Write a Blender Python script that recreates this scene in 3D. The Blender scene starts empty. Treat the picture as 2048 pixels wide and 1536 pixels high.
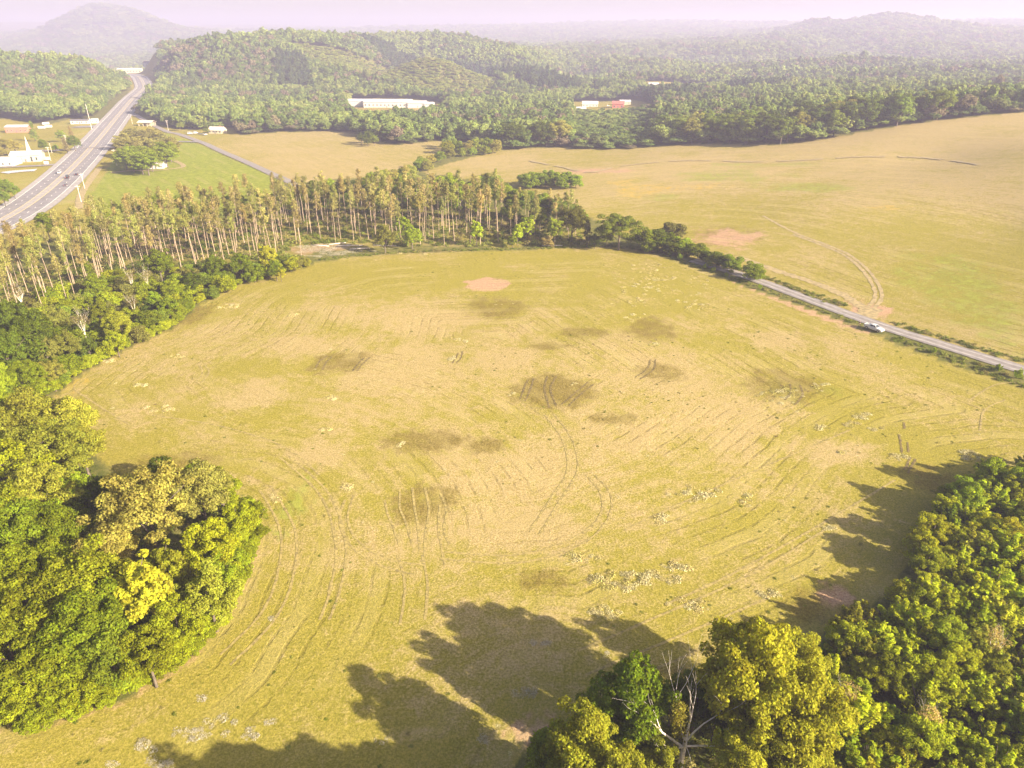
import bpy, bmesh, math, random
import numpy as np
from mathutils import Vector

random.seed(7)
rng = np.random.default_rng(7)
scene = bpy.context.scene
COL = scene.collection
rad = math.radians

# ------------------------------------------------------------------ camera, world, sun, exposure
CAM_H, PITCH, FPX = 85.0, rad(26.3), 1400.0
cam_d = bpy.data.cameras.new('camera')
cam_d.sensor_width = 36.0
cam_d.lens = 36.0 * FPX / 2048.0
cam_d.clip_start = 0.5
cam_d.clip_end = 40000
cam = bpy.data.objects.new('camera', cam_d)
cam.location = (0, 0, CAM_H)
cam.rotation_euler = (rad(90) - PITCH, 0, 0)
COL.objects.link(cam)
scene.camera = cam

SUN_EL = rad(24.0)
SUN_AZ = (0.85, -0.53)
_n = math.hypot(*SUN_AZ)
SDIR = Vector((SUN_AZ[0] / _n * math.cos(SUN_EL), SUN_AZ[1] / _n * math.cos(SUN_EL), math.sin(SUN_EL)))
world = bpy.data.worlds.new('World')
scene.world = world
world.use_nodes = True
wn = world.node_tree.nodes
wl = world.node_tree.links
wn.clear()
sky = wn.new('ShaderNodeTexSky')
sky.sky_type = 'NISHITA'
sky.sun_disc = False
sky.sun_elevation = SUN_EL
sky.sun_rotation = math.atan2(SDIR.x, SDIR.y)
sky.air_density = 1.0
sky.dust_density = 3.0
sky.ozone_density = 1.5
tint = wn.new('ShaderNodeMix')
tint.data_type = 'RGBA'
tint.blend_type = 'MULTIPLY'
tint.inputs[0].default_value = 1.0
tint.inputs[7].default_value = (1.0, 0.90, 0.72, 1)
bg = wn.new('ShaderNodeBackground')
bg.inputs[1].default_value = 0.068
wo = wn.new('ShaderNodeOutputWorld')
wl.new(sky.outputs[0], tint.inputs[6])
wl.new(tint.outputs[2], bg.inputs[0])
wl.new(bg.outputs[0], wo.inputs[0])

sun_d = bpy.data.lights.new('sun', 'SUN')
sun_d.energy = 5.0
sun_d.angle = rad(0.6)
sun_d.color = (1.0, 0.87, 0.64)
sun = bpy.data.objects.new('sun', sun_d)
sun.rotation_euler = SDIR.to_track_quat('Z', 'Y').to_euler()
sun.location = (200, -100, 300)
COL.objects.link(sun)

scene.view_settings.view_transform = 'Standard'
scene.view_settings.look = 'None'
scene.view_settings.exposure = 2.08
scene.view_settings.gamma = 1.0
scene.view_settings.use_curve_mapping = False
scene.render.engine = 'CYCLES'
cy = scene.cycles
cy.max_bounces = 6
cy.diffuse_bounces = 2
cy.glossy_bounces = 2
cy.transmission_bounces = 3
cy.transparent_max_bounces = 6
cy.volume_bounces = 1
cy.use_denoising = True
cy.use_adaptive_sampling = True
cy.adaptive_threshold = 0.02
cy.caustics_reflective = False
cy.caustics_refractive = False

# ------------------------------------------------------------------ terrain
CP, SP = math.cos(PITCH), math.sin(PITCH)


def ray(px, py):
    """world direction of the sight line through a pixel of the 2048 x 1536 photograph"""
    u, v = px - 1024.0, py - 768.0
    return u, FPX * CP - v * SP, -(FPX * SP + v * CP)


def at_plane(px, py, z):
    x, y, d = ray(px, py)
    t = (z - CAM_H) / d
    return x * t, y * t, z


def at_dist(px, py, D, minus=0.0):
    x, y, d = ray(px, py)
    t = D / y
    return x * t, D, CAM_H + d * t - minus


cps = []
for px, py, z in [(0, 1500, 0), (1024, 1500, 0), (2048, 1500, 0), (0, 1100, 0), (500, 1100, 0), (1024, 1000, 0), (1600, 1000, 0),
                  (2048, 1000, 1), (100, 780, 0), (600, 700, 1), (1200, 700, 2), (1700, 700, 3), (2048, 800, 3.5), (300, 560, 0),
                  (700, 500, 0), (1200, 490, 1.5), (1270, 480, 2), (1500, 560, 2.5), (1740, 640, 3.5), (2048, 740, 4.5), (0, 600, -1),
                  (0, 450, -2), (-300, 500, -2), (230, 300, -3), (500, 420, -1), (800, 420, 0), (400, 350, -2), (560, 360, -1.5), (500, 285, -3),
                  (880, 290, -1), (700, 320, -2), (850, 340, -1), (1000, 330, 0), (1200, 340, 4), (1500, 320, 10), (1870, 315, 18),
                  (1550, 290, 14), (1215, 295, 3), (1800, 260, 26), (2048, 225, 36), (2048, 330, 24), (1700, 420, 10), (1400, 420, 5),
                  (2048, 450, 13), (1900, 560, 7), (1300, 400, 4), (430, 265, -4), (660, 252, -4), (750, 205, 0), (1200, 222, -2),
                  (0, 245, -2), (100, 230, 0), (-300, 260, -4), (-300, 350, -3), (2400, 300, 34), (2400, 450, 22), (2400, 740, 8),
                  (2400, 1100, 2), (-300, 800, 0)]:
    cps.append(at_plane(px, py, z))
T15 = 14.0
for px, py, D, m in [(400, 92, 1550, T15), (560, 78, 1600, T15), (660, 80, 1600, T15), (740, 88, 1650, T15), (340, 110, 1500, T15), (312, 150, 1420, T15),
                     (320, 190, 1250, 10), (450, 190, 1220, 8), (600, 185, 1220, 8), (450, 130, 1400, T15), (600, 125, 1400, T15),
                     (300, 100, 1750, T15), (760, 82, 2050, T15), (900, 77, 2100, T15), (1050, 95, 2100, T15), (980, 112, 1750, T15), (860, 108, 1750, T15),
                     (870, 128, 1420, T15), (800, 130, 1500, 20), (960, 150, 1560, 30), (960, 185, 1250, 8), (1080, 160, 1500, T15), (1120, 190, 1200, 8),
                     (1250, 135, 2000, T15), (1400, 98, 2700, T15), (1130, 100, 2600, T15), (1560, 72, 3100, T15), (1480, 80, 3000, T15), (1625, 47, 3700, T15),
                     (1590, 60, 3700, T15), (1690, 55, 3700, T15), (1745, 40, 3700, T15), (1850, 47, 3700, T15), (1920, 56, 3700, T15), (2048, 46, 4600, T15), (1600, 66, 4500, 0), (1680, 66, 4500, 0), (1760, 64, 4500, 0), (1850, 64, 4500, 0),
                     (1700, 125, 2300, T15), (1560, 120, 2200, T15), (2048, 120, 1900, T15), (2000, 85, 2700, T15), (1400, 178, 1300, 8),
                     (1900, 160, 1000, T15), (1650, 165, 1150, 12), (1500, 175, 1050, 14), (1800, 130, 1700, T15), (2300, 120, 1500, T15), (2400, 60, 3500, T15),
                     (290, 172, 1390, 0), (275, 157, 1560, 0), (235, 148, 1750, 0), (270, 143, 1900, 0), (310, 150, 1850, 0),
                     (60, 116, 1300, T15), (120, 120, 1350, T15), (180, 130, 1350, T15), (225, 160, 1380, 8), (-200, 105, 1300, T15), (50, 190, 1020, 8), (130, 185, 1080, 8), (215, 190, 1200, 6),
                     (0, 112, 2100, 50), (120, 120, 2200, 60),
                     (200, 112, 3900, 0), (60, 115, 3900, 0), (330, 108, 3900, 0), (-150, 112, 4200, 0), (450, 88, 4200, 0), (700, 86, 4400, 0), (1000, 92, 4400, 0),
                     (-300, 45, 8200, 0), (60, 40, 8200, 0), (300, 50, 8200, 0), (520, 50, 8200, 0), (760, 54, 8200, 0), (1000, 55, 8200, 0), (1180, 52, 8200, 0),
                     (1330, 42, 7000, 0), (1420, 46, 7000, 0), (1520, 52, 7000, 0), (1960, 42, 7000, 0), (2150, 45, 7000, 0), (2500, 40, 7000, 0)]:
    cps.append(at_dist(px, py, D, m))
for k in range(10):     # land out of the frame, beside and behind
    a = rad(60 + k * 26.7)
    for D, z in ((250, 1), (1200, 12), (6000, 90)):
        cps.append((D * math.sin(a), D * math.cos(a), z))
cps = np.array(cps)


def logpolar(x, y):
    D = np.maximum(np.hypot(x, y), 8.0)
    return np.arctan2(x, y), np.log(D)


ct, cl = logpolar(cps[:, 0], cps[:, 1])


def kern(dt, dl):
    dt = 2 * np.sin(dt / 2)
    return np.sqrt(dt * dt + dl * dl + 0.03 ** 2)


A = kern(ct[:, None] - ct[None], cl[:, None] - cl[None])
N = len(cps)
M = np.zeros((N + 1, N + 1))
M[:N, :N] = A - 1e-4 * np.eye(N)
M[:N, N] = 1
M[N, :N] = 1
W = np.linalg.solve(M, np.append(cps[:, 2], 0))


def hash2(ix, iy, s):
    h = np.sin(ix * 127.1 + iy * 311.7 + s * 74.7) * 43758.5453
    return h - np.floor(h)


def vnoise(x, y, s=0):
    ix, iy = np.floor(x), np.floor(y)
    fx, fy = x - ix, y - iy
    fx, fy = fx * fx * (3 - 2 * fx), fy * fy * (3 - 2 * fy)
    a, b = hash2(ix, iy, s), hash2(ix + 1, iy, s)
    c, d = hash2(ix, iy + 1, s), hash2(ix + 1, iy + 1, s)
    return (a * (1 - fx) + b * fx) * (1 - fy) + (c * (1 - fx) + d * fx) * fy


def fbm(x, y, s=0, o=4):
    t, a = 0.0, 0.5
    for k in range(o):
        t = t + a * vnoise(x * 2 ** k, y * 2 ** k, s + k)
        a *= 0.5
    return t


def smooth(a, b, x):
    t = np.clip((x - a) / (b - a), 0, 1)
    return t * t * (3 - 2 * t)


NT_F, NR = 500, 500
th = np.concatenate([np.radians(np.linspace(-50, 50, NT_F)), np.radians(np.linspace(50, 310, 72)[1:-1])])
NT = len(th)
R0, R1 = 10.0, 9000.0
lr = np.linspace(math.log(R0), math.log(R1), NR)
TH, LR = np.meshgrid(th, lr, indexing='ij')
X, Y = np.exp(LR) * np.sin(TH), np.exp(LR) * np.cos(TH)
Z = np.zeros_like(X)
for i in range(0, NT, 40):
    s = slice(i, i + 40)
    Z[s] = (kern(TH[s][..., None] - ct, LR[s][..., None] - cl) @ W[:N]) + W[N]
DD = np.exp(LR)
Z += smooth(900, 1600, DD) * (fbm(X / 260, Y / 260, 3) - 0.47) * 34 * (1 - 0.75 * smooth(3000, 4500, DD))
Z += smooth(2600, 4000, DD) * (fbm(X / 700, Y / 700, 9) - 0.5) * 22 * (1 - 0.6 * smooth(6000, 7500, DD))
Z += (1 - smooth(700, 1500, DD)) * (fbm(X / 60, Y / 60, 5) - 0.47) * 0.7 * smooth(60, 200, DD)


def mound(px, py, D, sx, sy, p=1.0):
    """a hill of its own: top at the sight line through the pixel"""
    x, y, z = at_dist(px, py, D)
    c, s = x / math.hypot(x, y), y / math.hypot(x, y)
    u = (X - x) * s - (Y - y) * c
    v = (X - x) * c + (Y - y) * s
    base = Z[np.argmin(abs(th - math.atan2(x, y))), np.argmin(abs(lr - math.log(math.hypot(x, y))))]
    r = np.sqrt((u / sx) ** 2 + (v / sy) ** 2)
    f = np.where(r < 1, (1 - r ** p * 0.55) , 0.45 * np.exp(-(r - 1) * 1.6))
    return (z - base) * f, r


h, r = mound(203, 14, 4900, 330, 420, 1.5)
Z += h * (1 + 0.12 * (fbm(X / 300, Y / 300, 21) - 0.5)) * (r < 4.0) * (1 - smooth(2.2, 4.0, r))


def bump(px, D, sx, sy, h):
    x = (px - 1024) / (D * CP + 40) * 0 + at_dist(px, 100, D)[0]
    return h * np.exp(-((X - x) / sx) ** 2 - ((Y - D) / sy) ** 2)


for b_ in [(600, 1520, 230, 170, 16), (430, 1440, 130, 150, 12), (790, 1640, 60, 260, -34), (865, 1400, 80, 110, 20), (960, 1600, 120, 70, -24), (900, 2000, 260, 110, 16), (1060, 1520, 70, 170, 18), (1010, 1700, 90, 120, 14),
           (1150, 1800, 70, 300, -22), (1270, 1900, 140, 190, 22), (1400, 2250, 120, 240, -20), (1520, 2500, 200, 160, 18), (1700, 2600, 160, 200, -18), (1850, 2500, 200, 200, 20), (1650, 1700, 160, 120, 14), (1900, 1500, 140, 100, -12),
           (500, 1300, 90, 80, 10), (700, 1330, 90, 90, 9), (100, 1250, 110, 120, 12), (-60, 1200, 100, 120, 8), (1300, 1400, 120, 90, 10)]:
    Z += bump(*b_)
for px, py, D, sx_, sy_ in ((1622, 50, 3700, 130, 260), (1745, 42, 3750, 240, 300), (1850, 50, 3800, 200, 300)):
    h, r = mound(px, py, D, sx_, sy_, 1.6)
    Z += np.maximum(h, 0) * (1 - smooth(1.8, 3.2, r))
Zmin = float(Z.min())


def zq(x, y):
    x, y = np.asarray(x, float), np.asarray(y, float)
    t = np.arctan2(x, y)
    t = np.where(t < th[0], t + 2 * np.pi, t)
    l = np.log(np.maximum(np.hypot(x, y), R0 * 1.001))
    l = np.minimum(l, lr[-1] - 1e-4)
    tt = np.append(th, th[0] + 2 * np.pi)
    i = np.clip(np.searchsorted(tt, t) - 1, 0, NT - 1)
    f = (t - tt[i]) / (tt[i + 1] - tt[i])
    g = (l - lr[0]) / (lr[1] - lr[0])
    j = np.clip(g.astype(int), 0, NR - 2)
    g = g - j
    i2 = (i + 1) % NT
    return (Z[i, j] * (1 - f) + Z[i2, j] * f) * (1 - g) + (Z[i, j + 1] * (1 - f) + Z[i2, j + 1] * f) * g


TS = np.geomspace(25, 8800, 2600)


def G(px, py, h=0.0):
    """where the sight line through a photo pixel is h metres above the ground"""
    x, y, d = ray(px, py)
    k = TS / y
    zz = CAM_H + d * k - zq(x * k, TS) - h
    idx = np.nonzero(zz < 0)[0]
    if len(idx) == 0:
        t = 8000.0
    else:
        j = idx[0]
        if j == 0:
            t = TS[0]
        else:
            t = TS[j - 1] + (TS[j] - TS[j - 1]) * zz[j - 1] / (zz[j - 1] - zz[j])
    return np.array([x * t / y, t])


def GP(pts, h=0.0):
    return np.array([G(px, py, h) for px, py in pts])


def pin(poly, x, y):
    x, y = np.asarray(x, float), np.asarray(y, float)
    ins = np.zeros(x.shape, bool)
    n = len(poly)
    for i in range(n):
        x1, y1 = poly[i]
        x2, y2 = poly[(i + 1) % n]
        if y1 == y2:
            continue
        c = ((y1 > y) != (y2 > y)) & (x < (x2 - x1) * (y - y1) / (y2 - y1) + x1)
        ins ^= c
    return ins


def pdist(line, x, y, closed=False):
    d = np.full(np.shape(x), 1e9)
    n = len(line)
    for i in range(n if closed else n - 1):
        a, b = line[i], line[(i + 1) % n]
        ab = b - a
        L = max(ab @ ab, 1e-9)
        t = np.clip(((x - a[0]) * ab[0] + (y - a[1]) * ab[1]) / L, 0, 1)
        d = np.minimum(d, np.hypot(x - a[0] - t * ab[0], y - a[1] - t * ab[1]))
    return d


# ------------------------------------------------------------------ plan of the place
MAIN = GP([(100, 800), (170, 745), (260, 695), (350, 655), (405, 605), (480, 568), (600, 538), (640, 522), (780, 507), (900, 502), (1100, 497),
           (1230, 491), (1290, 502), (1400, 537), (1500, 577), (1620, 618), (1730, 660), (1800, 692), (1950, 742), (2048, 774), (2400, 880),
           (2400, 960), (2048, 930), (1960, 945), (1890, 1010), (1840, 1100), (1760, 1200), (1640, 1270), (1500, 1330), (1400, 1390), (1280, 1470), (1100, 1450), (1050, 1500),
           (980, 1620), (400, 1700), (0, 1650), (-300, 1600), (-200, 1470), (0, 1455), (100, 1442), (250, 1398), (380, 1315), (460, 1215), (505, 1110), (512, 1060), (490, 1020),
           (440, 990), (350, 985), (250, 960), (180, 900), (140, 850)])
ROAD = GP([(1385, 521), (1500, 556), (1620, 600), (1700, 630), (1780, 658), (1900, 695), (2048, 741), (2300, 822), (2600, 915)])
HWY = [(-420, 620), (-200, 520), (0, 452 + 6), (105, 375), (160, 322), (200, 280), (232, 240), (262, 205), (284, 182), (291, 172)]
HWYW = GP(HWY)
HWYW = np.vstack([HWYW, [at_dist(281, 160, 1560)[:2], at_dist(258, 153, 1720)[:2], at_dist(225, 150, 1830)[:2], at_dist(150, 148, 1960)[:2]]])
HW_ = HWYW.copy()
seg = np.concatenate([[0], np.cumsum(np.hypot(*(HWYW[1:] - HWYW[:-1]).T))])
q_ = np.arange(0, seg[-1], 10.0)
HWYW = np.stack([np.interp(q_, seg, HW_[:, 0]), np.interp(q_, seg, HW_[:, 1])], -1)
for k in range(40):
    HWYW[1:-1] = (HWYW[:-2] + 2 * HWYW[1:-1] + HWYW[2:]) / 4
hz_ = zq(HWYW[:, 0], HWYW[:, 1])
for k in range(600):
    hz_[1:-1] = (hz_[:-2] + hz_[2:]) / 2
sel_ = np.nonzero((X > HWYW[:, 0].min() - 120) & (X < HWYW[:, 0].max() + 120) & (Y > HWYW[:, 1].min() - 120) & (Y < HWYW[:, 1].max() + 120))
bx, by = X[sel_], Y[sel_]
bd, bi = np.full(bx.shape, 1e9), np.zeros(bx.shape, int)
for k in range(len(HWYW)):
    d_ = np.hypot(bx - HWYW[k, 0], by - HWYW[k, 1])
    m_ = d_ < bd
    bd[m_], bi[m_] = d_[m_], k
w_ = 1 - smooth(24, 70, bd)
Z[sel_] = Z[sel_] * (1 - w_) + (hz_[bi] - .15) * w_
BACK = GP([(400, 285), (470, 271), (560, 264), (640, 262), (700, 263), (790, 290), (880, 281), (915, 283), (850, 330), (760, 352), (600, 366), (578, 364)])
PAST = GP([(170, 410), (232, 312), (245, 262), (330, 266), (390, 285), (575, 362), (500, 425), (200, 440)])
LEFTV = GP([(-500, 620), (-500, 240), (20, 238), (95, 250), (150, 236), (205, 245), (243, 207), (262, 180), (252, 163)])
LEFTV = np.vstack([LEFTV, [at_dist(205, 150, 1720)[:2], at_dist(200, 143, 2080)[:2], at_dist(335, 146, 2080)[:2], at_dist(322, 162, 1500)[:2]],
                   GP([(305, 186), (275, 228), (285, 244), (345, 255), (470, 275), (400, 300), (500, 430), (100, 480)])])
RIGHT = GP([(840, 345), (900, 325), (1000, 301), (1100, 294), (1215, 298), (1400, 287), (1560, 289), (1700, 269), (1850, 244), (2044, 225), (2300, 200), (2700, 190),
            (2700, 940), (2048, 738), (1740, 640), (1500, 553), (1270, 480), (1170, 430), (1040, 378), (900, 352)])
LOT = np.array([at_plane(*p, 0)[:2] for p in [(695, 196), (880, 200), (905, 228), (690, 226)]])
FARM = np.array([at_plane(*p, -2)[:2] for p in [(1135, 203), (1270, 203), (1325, 224), (1250, 238), (1150, 232)]])
HAM = np.array([at_dist(px, py, D)[:2] for px, py, D in [(1285, 175, 1255), (1430, 175, 1255), (1440, 175, 1400), (1290, 175, 1400)]])
YARD = GP([(370, 262), (470, 255), (480, 272), (380, 285)])
PINES = GP([(-70, 580), (0, 552), (130, 522), (300, 455), (450, 432), (700, 420), (1000, 432), (1170, 452), (1180, 488), (1000, 494), (850, 492), (640, 500),
            (600, 520), (420, 540), (300, 560), (200, 600), (60, 660), (-70, 700)])
BEHIND = GP([(500, 425), (578, 366), (600, 368), (760, 354), (850, 333), (840, 345), (900, 352), (1040, 378), (1170, 430), (1190, 460), (1170, 470), (450, 442)])
HEDGE = GP([(745, 358), (850, 325), (900, 300), (905, 282), (1000, 290), (1010, 306), (900, 330), (840, 350)])
clear = [BEHIND, HEDGE, MAIN, BACK, PAST, LEFTV, RIGHT, LOT, FARM, HAM, YARD, PINES]


def blob(px, py, rx, ry, soft=0.35, s=0, rough=0.5):
    c = G(px, py)
    a = G(px + rx, py) - c
    b = G(px, py - ry) - c
    ra, rb = np.hypot(*a), np.hypot(*b)
    ca = a / ra
    u = (X - c[0]) * ca[0] + (Y - c[1]) * ca[1]
    v = -(X - c[0]) * ca[1] + (Y - c[1]) * ca[0]
    r = np.sqrt((u / ra) ** 2 + (v / rb) ** 2)
    near = r < 2.5
    q = np.full(X.shape, 9.0)
    q[near] = r[near] + (fbm(X[near] / (ra * .35), Y[near] / (ra * .35), s, 4) - 0.47) * rough * 2
    return 1 - smooth(1 - soft, 1 + soft, q)


def noise_z(sc, s):
    return fbm(X / sc, Y / sc, s)


in_main, in_back, in_past = pin(MAIN, X, Y), pin(BACK, X, Y), pin(PAST, X, Y)
in_left, in_right, in_pine = pin(LEFTV, X, Y), pin(RIGHT, X, Y), pin(PINES, X, Y)
in_lot, in_farm, in_yard = pin(LOT, X, Y), pin(FARM, X, Y), pin(YARD, X, Y)
field = in_main | in_back | in_past | in_left | in_right | in_lot | in_farm | in_yard | pin(HAM, X, Y)
n1, n2, n3 = noise_z(45, 1), noise_z(14, 2), noise_z(120, 4)
dry = np.clip(0.25 + (n1 - .47) * 1.6 + (n2 - .47) * 1.0, 0, 1)
dry = np.where(in_main, np.clip(0.22 + (n1 - .47) * 1.1 + (n2 - .47) * .9 + 0.42 * np.exp(-((X - 5) / 75) ** 2 - ((Y - 165) / 65) ** 2), 0, 1), dry)
dry = np.where(in_back, np.clip(0.58 + (n1 - .47) * .8, 0, 1), dry)
rdry = np.clip(0.56 + (n3 - .47) * 1.5 + (n2 - .47) * .6 - 0.12 * smooth(120, 190, X) * (1 - smooth(300, 360, Y)), 0, 1)
dry = np.where(in_right, rdry, dry)
lush = np.where(in_past, 0.9, 0.0) + np.where(in_left & ~in_past, 0.35 + (n1 - .47), 0)
dirt = np.zeros_like(X)
soil = np.zeros_like(X)
yel = np.zeros_like(X)
for b in [(1110, 785, 85, 36), (680, 725, 66, 22), (990, 615, 66, 24), (840, 1005, 70, 42), (850, 880, 90, 26), (1320, 745, 55, 20), (1225, 838, 50, 12),
          (385, 632, 40, 24), (1100, 692, 50, 8), (1300, 660, 60, 25), (340, 925, 90, 22), (1170, 665, 60, 12), (1570, 770, 90, 32), (970, 890, 50, 18),
          (1090, 1160, 60, 25), (1640, 1215, 90, 40), (1860, 960, 60, 30), (1370, 1350, 60, 20)]:
    dirt = np.maximum(dirt, blob(*b, 0.5, b[0]) * (0.88 if b[0] != 1110 else 1.12))
for b in [(800, 735, 150, 50), (1000, 720, 90, 30), (600, 690, 80, 25), (850, 640, 140, 30), (500, 790, 90, 30), (1210, 750, 60, 10), (950, 940, 90, 70), (1040, 1060, 130, 60),
          (1550, 680, 60, 25), (640, 905, 70, 30), (1450, 830, 130, 60), (1650, 900, 90, 30)]:
    dry = np.maximum(dry, blob(*b, 0.6, b[0]) * 0.9)
for b in [(972, 568, 44, 14), (1450, 476, 72, 18), (1070, 1470, 50, 40), (1735, 622, 46, 18), (1200, 340, 60, 6), (640, 500, 70, 12), (1675, 1195, 50, 25), (820, 500, 90, 5)]:
    soil = np.maximum(soil, blob(*b, 0.3 if b[0] == 972 else 0.8, b[0], .45 if b[0] == 972 else .9) * (1.0 if b[0] in (972, 1735) else 0.85))
for b in [(1290, 382, 70, 16), (150, 772, 36, 16), (1240, 365, 40, 10), (1400, 372, 60, 8), (1780, 415, 50, 6)]:
    yel = np.maximum(yel, blob(*b, 0.8, b[0], 1.2) * .55)
for b in [(1450, 352, 120, 14), (1620, 375, 120, 10), (1900, 560, 130, 60), (1560, 780, 60, 26), (1665, 782, 36, 12), (580, 1010, 40, 60), (1500, 330, 200, 5), (1990, 640, 90, 50), (1330, 395, 60, 10)]:
    lush = np.maximum(lush, blob(*b, 0.7, b[0], .9) * .6)
cut = GP([(1470, 562), (1560, 600), (1640, 632), (1735, 664)])
soil = np.maximum(soil, (1 - smooth(1.2, 3.4, pdist(cut, X, Y))) * .95 * in_main)
hd = pdist(HWYW, X, Y)
soil = np.maximum(soil, (1 - smooth(17, 22, hd)) * 0.35 * (Y > 300))
soil = np.maximum(soil, np.where(in_lot, 0.5, 0))
dirt = np.maximum(dirt, blob(1440, 474, 70, 18, .7, 5, .9) * .9)
hb = at_dist(248, 166, 1500)
soil = np.maximum(soil, 1 - smooth(18, 40, np.hypot(X - hb[0], (Y - hb[1]) * .3)))
wedge = GP([(0, 1452), (100, 1440), (250, 1396), (380, 1312), (460, 1212), (503, 1110), (512, 1060), (490, 1015)])
soil = np.maximum(soil, (1 - smooth(.8, 3.0, pdist(wedge, X, Y))) * .55)
dry = np.where(in_main & (n2 > .2), dry, dry)
floor = np.where(field, 0.0, 1.0)
floor = np.where(in_pine, 0.35, floor)
edge = np.full(X.shape, 500.0)
edge = np.where(in_main, pdist(MAIN, X, Y, True), edge)
rl = np.vstack([ROAD[::-1], ])
edge = np.where(in_right, pdist(ROAD, X, Y) * 0.8 + 20 * noise_z(160, 8), edge)
bl = GP([(390, 285), (578, 364)])
edge = np.where(in_back | in_past, pdist(bl, X, Y), edge)


def attr_color(me, name, r, g, b):
    a = me.attributes.new(name, 'FLOAT_COLOR', 'POINT')
    c = np.ones((len(r), 4), np.float32)
    c[:, 0], c[:, 1], c[:, 2] = r, g, b
    a.data.foreach_set('color', c.ravel())


# ------------------------------------------------------------------ materials
def new_mat(name):
    m = bpy.data.materials.new(name)
    m.use_nodes = True
    nt = m.node_tree
    nt.nodes.clear()
    return m, nt.nodes, nt.links


def nd(ns, t, **k):
    n = ns.new(t)
    for a, b in k.items():
        setattr(n, a, b)
    return n


def mix(ns, ls, fac, a, b, mode='MIX'):
    n = ns.new('ShaderNodeMix')
    n.data_type = 'RGBA'
    n.blend_type = mode
    for s, v in ((0, fac), (6, a), (7, b)):
        if isinstance(v, bpy.types.NodeSocket):
            ls.new(v, n.inputs[s])
        elif s == 0:
            n.inputs[0].default_value = v
        else:
            n.inputs[s].default_value = (*v, 1) if len(v) == 3 else v
    return n.outputs[2]


def math_(ns, ls, op, a, b=None, clamp=False):
    n = ns.new('ShaderNodeMath')
    n.operation = op
    n.use_clamp = clamp
    for i, v in enumerate((a, b)):
        if v is None:
            continue
        if isinstance(v, bpy.types.NodeSocket):
            ls.new(v, n.inputs[i])
        else:
            n.inputs[i].default_value = v
    return n.outputs[0]


def noise_(ns, ls, vec, scale, detail=3, rough=0.55, dist=0.0):
    n = ns.new('ShaderNodeTexNoise')
    n.inputs['Scale'].default_value = scale
    n.inputs['Detail'].default_value = detail
    n.inputs['Roughness'].default_value = rough
    n.inputs['Distortion'].default_value = dist
    if vec is not None:
        ls.new(vec, n.inputs['Vector'])
    return n.outputs[0]


def ramp_(ns, ls, v, lo, hi):
    n = ns.new('ShaderNodeMapRange')
    n.interpolation_type = 'SMOOTHSTEP'
    n.inputs[1].default_value, n.inputs[2].default_value = lo, hi
    ls.new(v, n.inputs[0])
    return n.outputs[0]


def simple(name, col, rough=0.8, metal=0.0, var=0.15, scale=1.2, spec=0.3):
    m, ns, ls = new_mat(name)
    g = nd(ns, 'ShaderNodeNewGeometry')
    v = noise_(ns, ls, g.outputs['Position'], scale, 4)
    c = mix(ns, ls, ramp_(ns, ls, v, 0.3, 0.7), tuple(x * (1 - var) for x in col), tuple(min(1, x * (1 + var)) for x in col))
    p = nd(ns, 'ShaderNodeBsdfPrincipled')
    ls.new(c, p.inputs['Base Color'])
    p.inputs['Roughness'].default_value = rough
    p.inputs['Metallic'].default_value = metal
    p.inputs['Specular IOR Level'].default_value = spec
    o = nd(ns, 'ShaderNodeOutputMaterial')
    ls.new(p.outputs[0], o.inputs[0])
    return m


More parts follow.
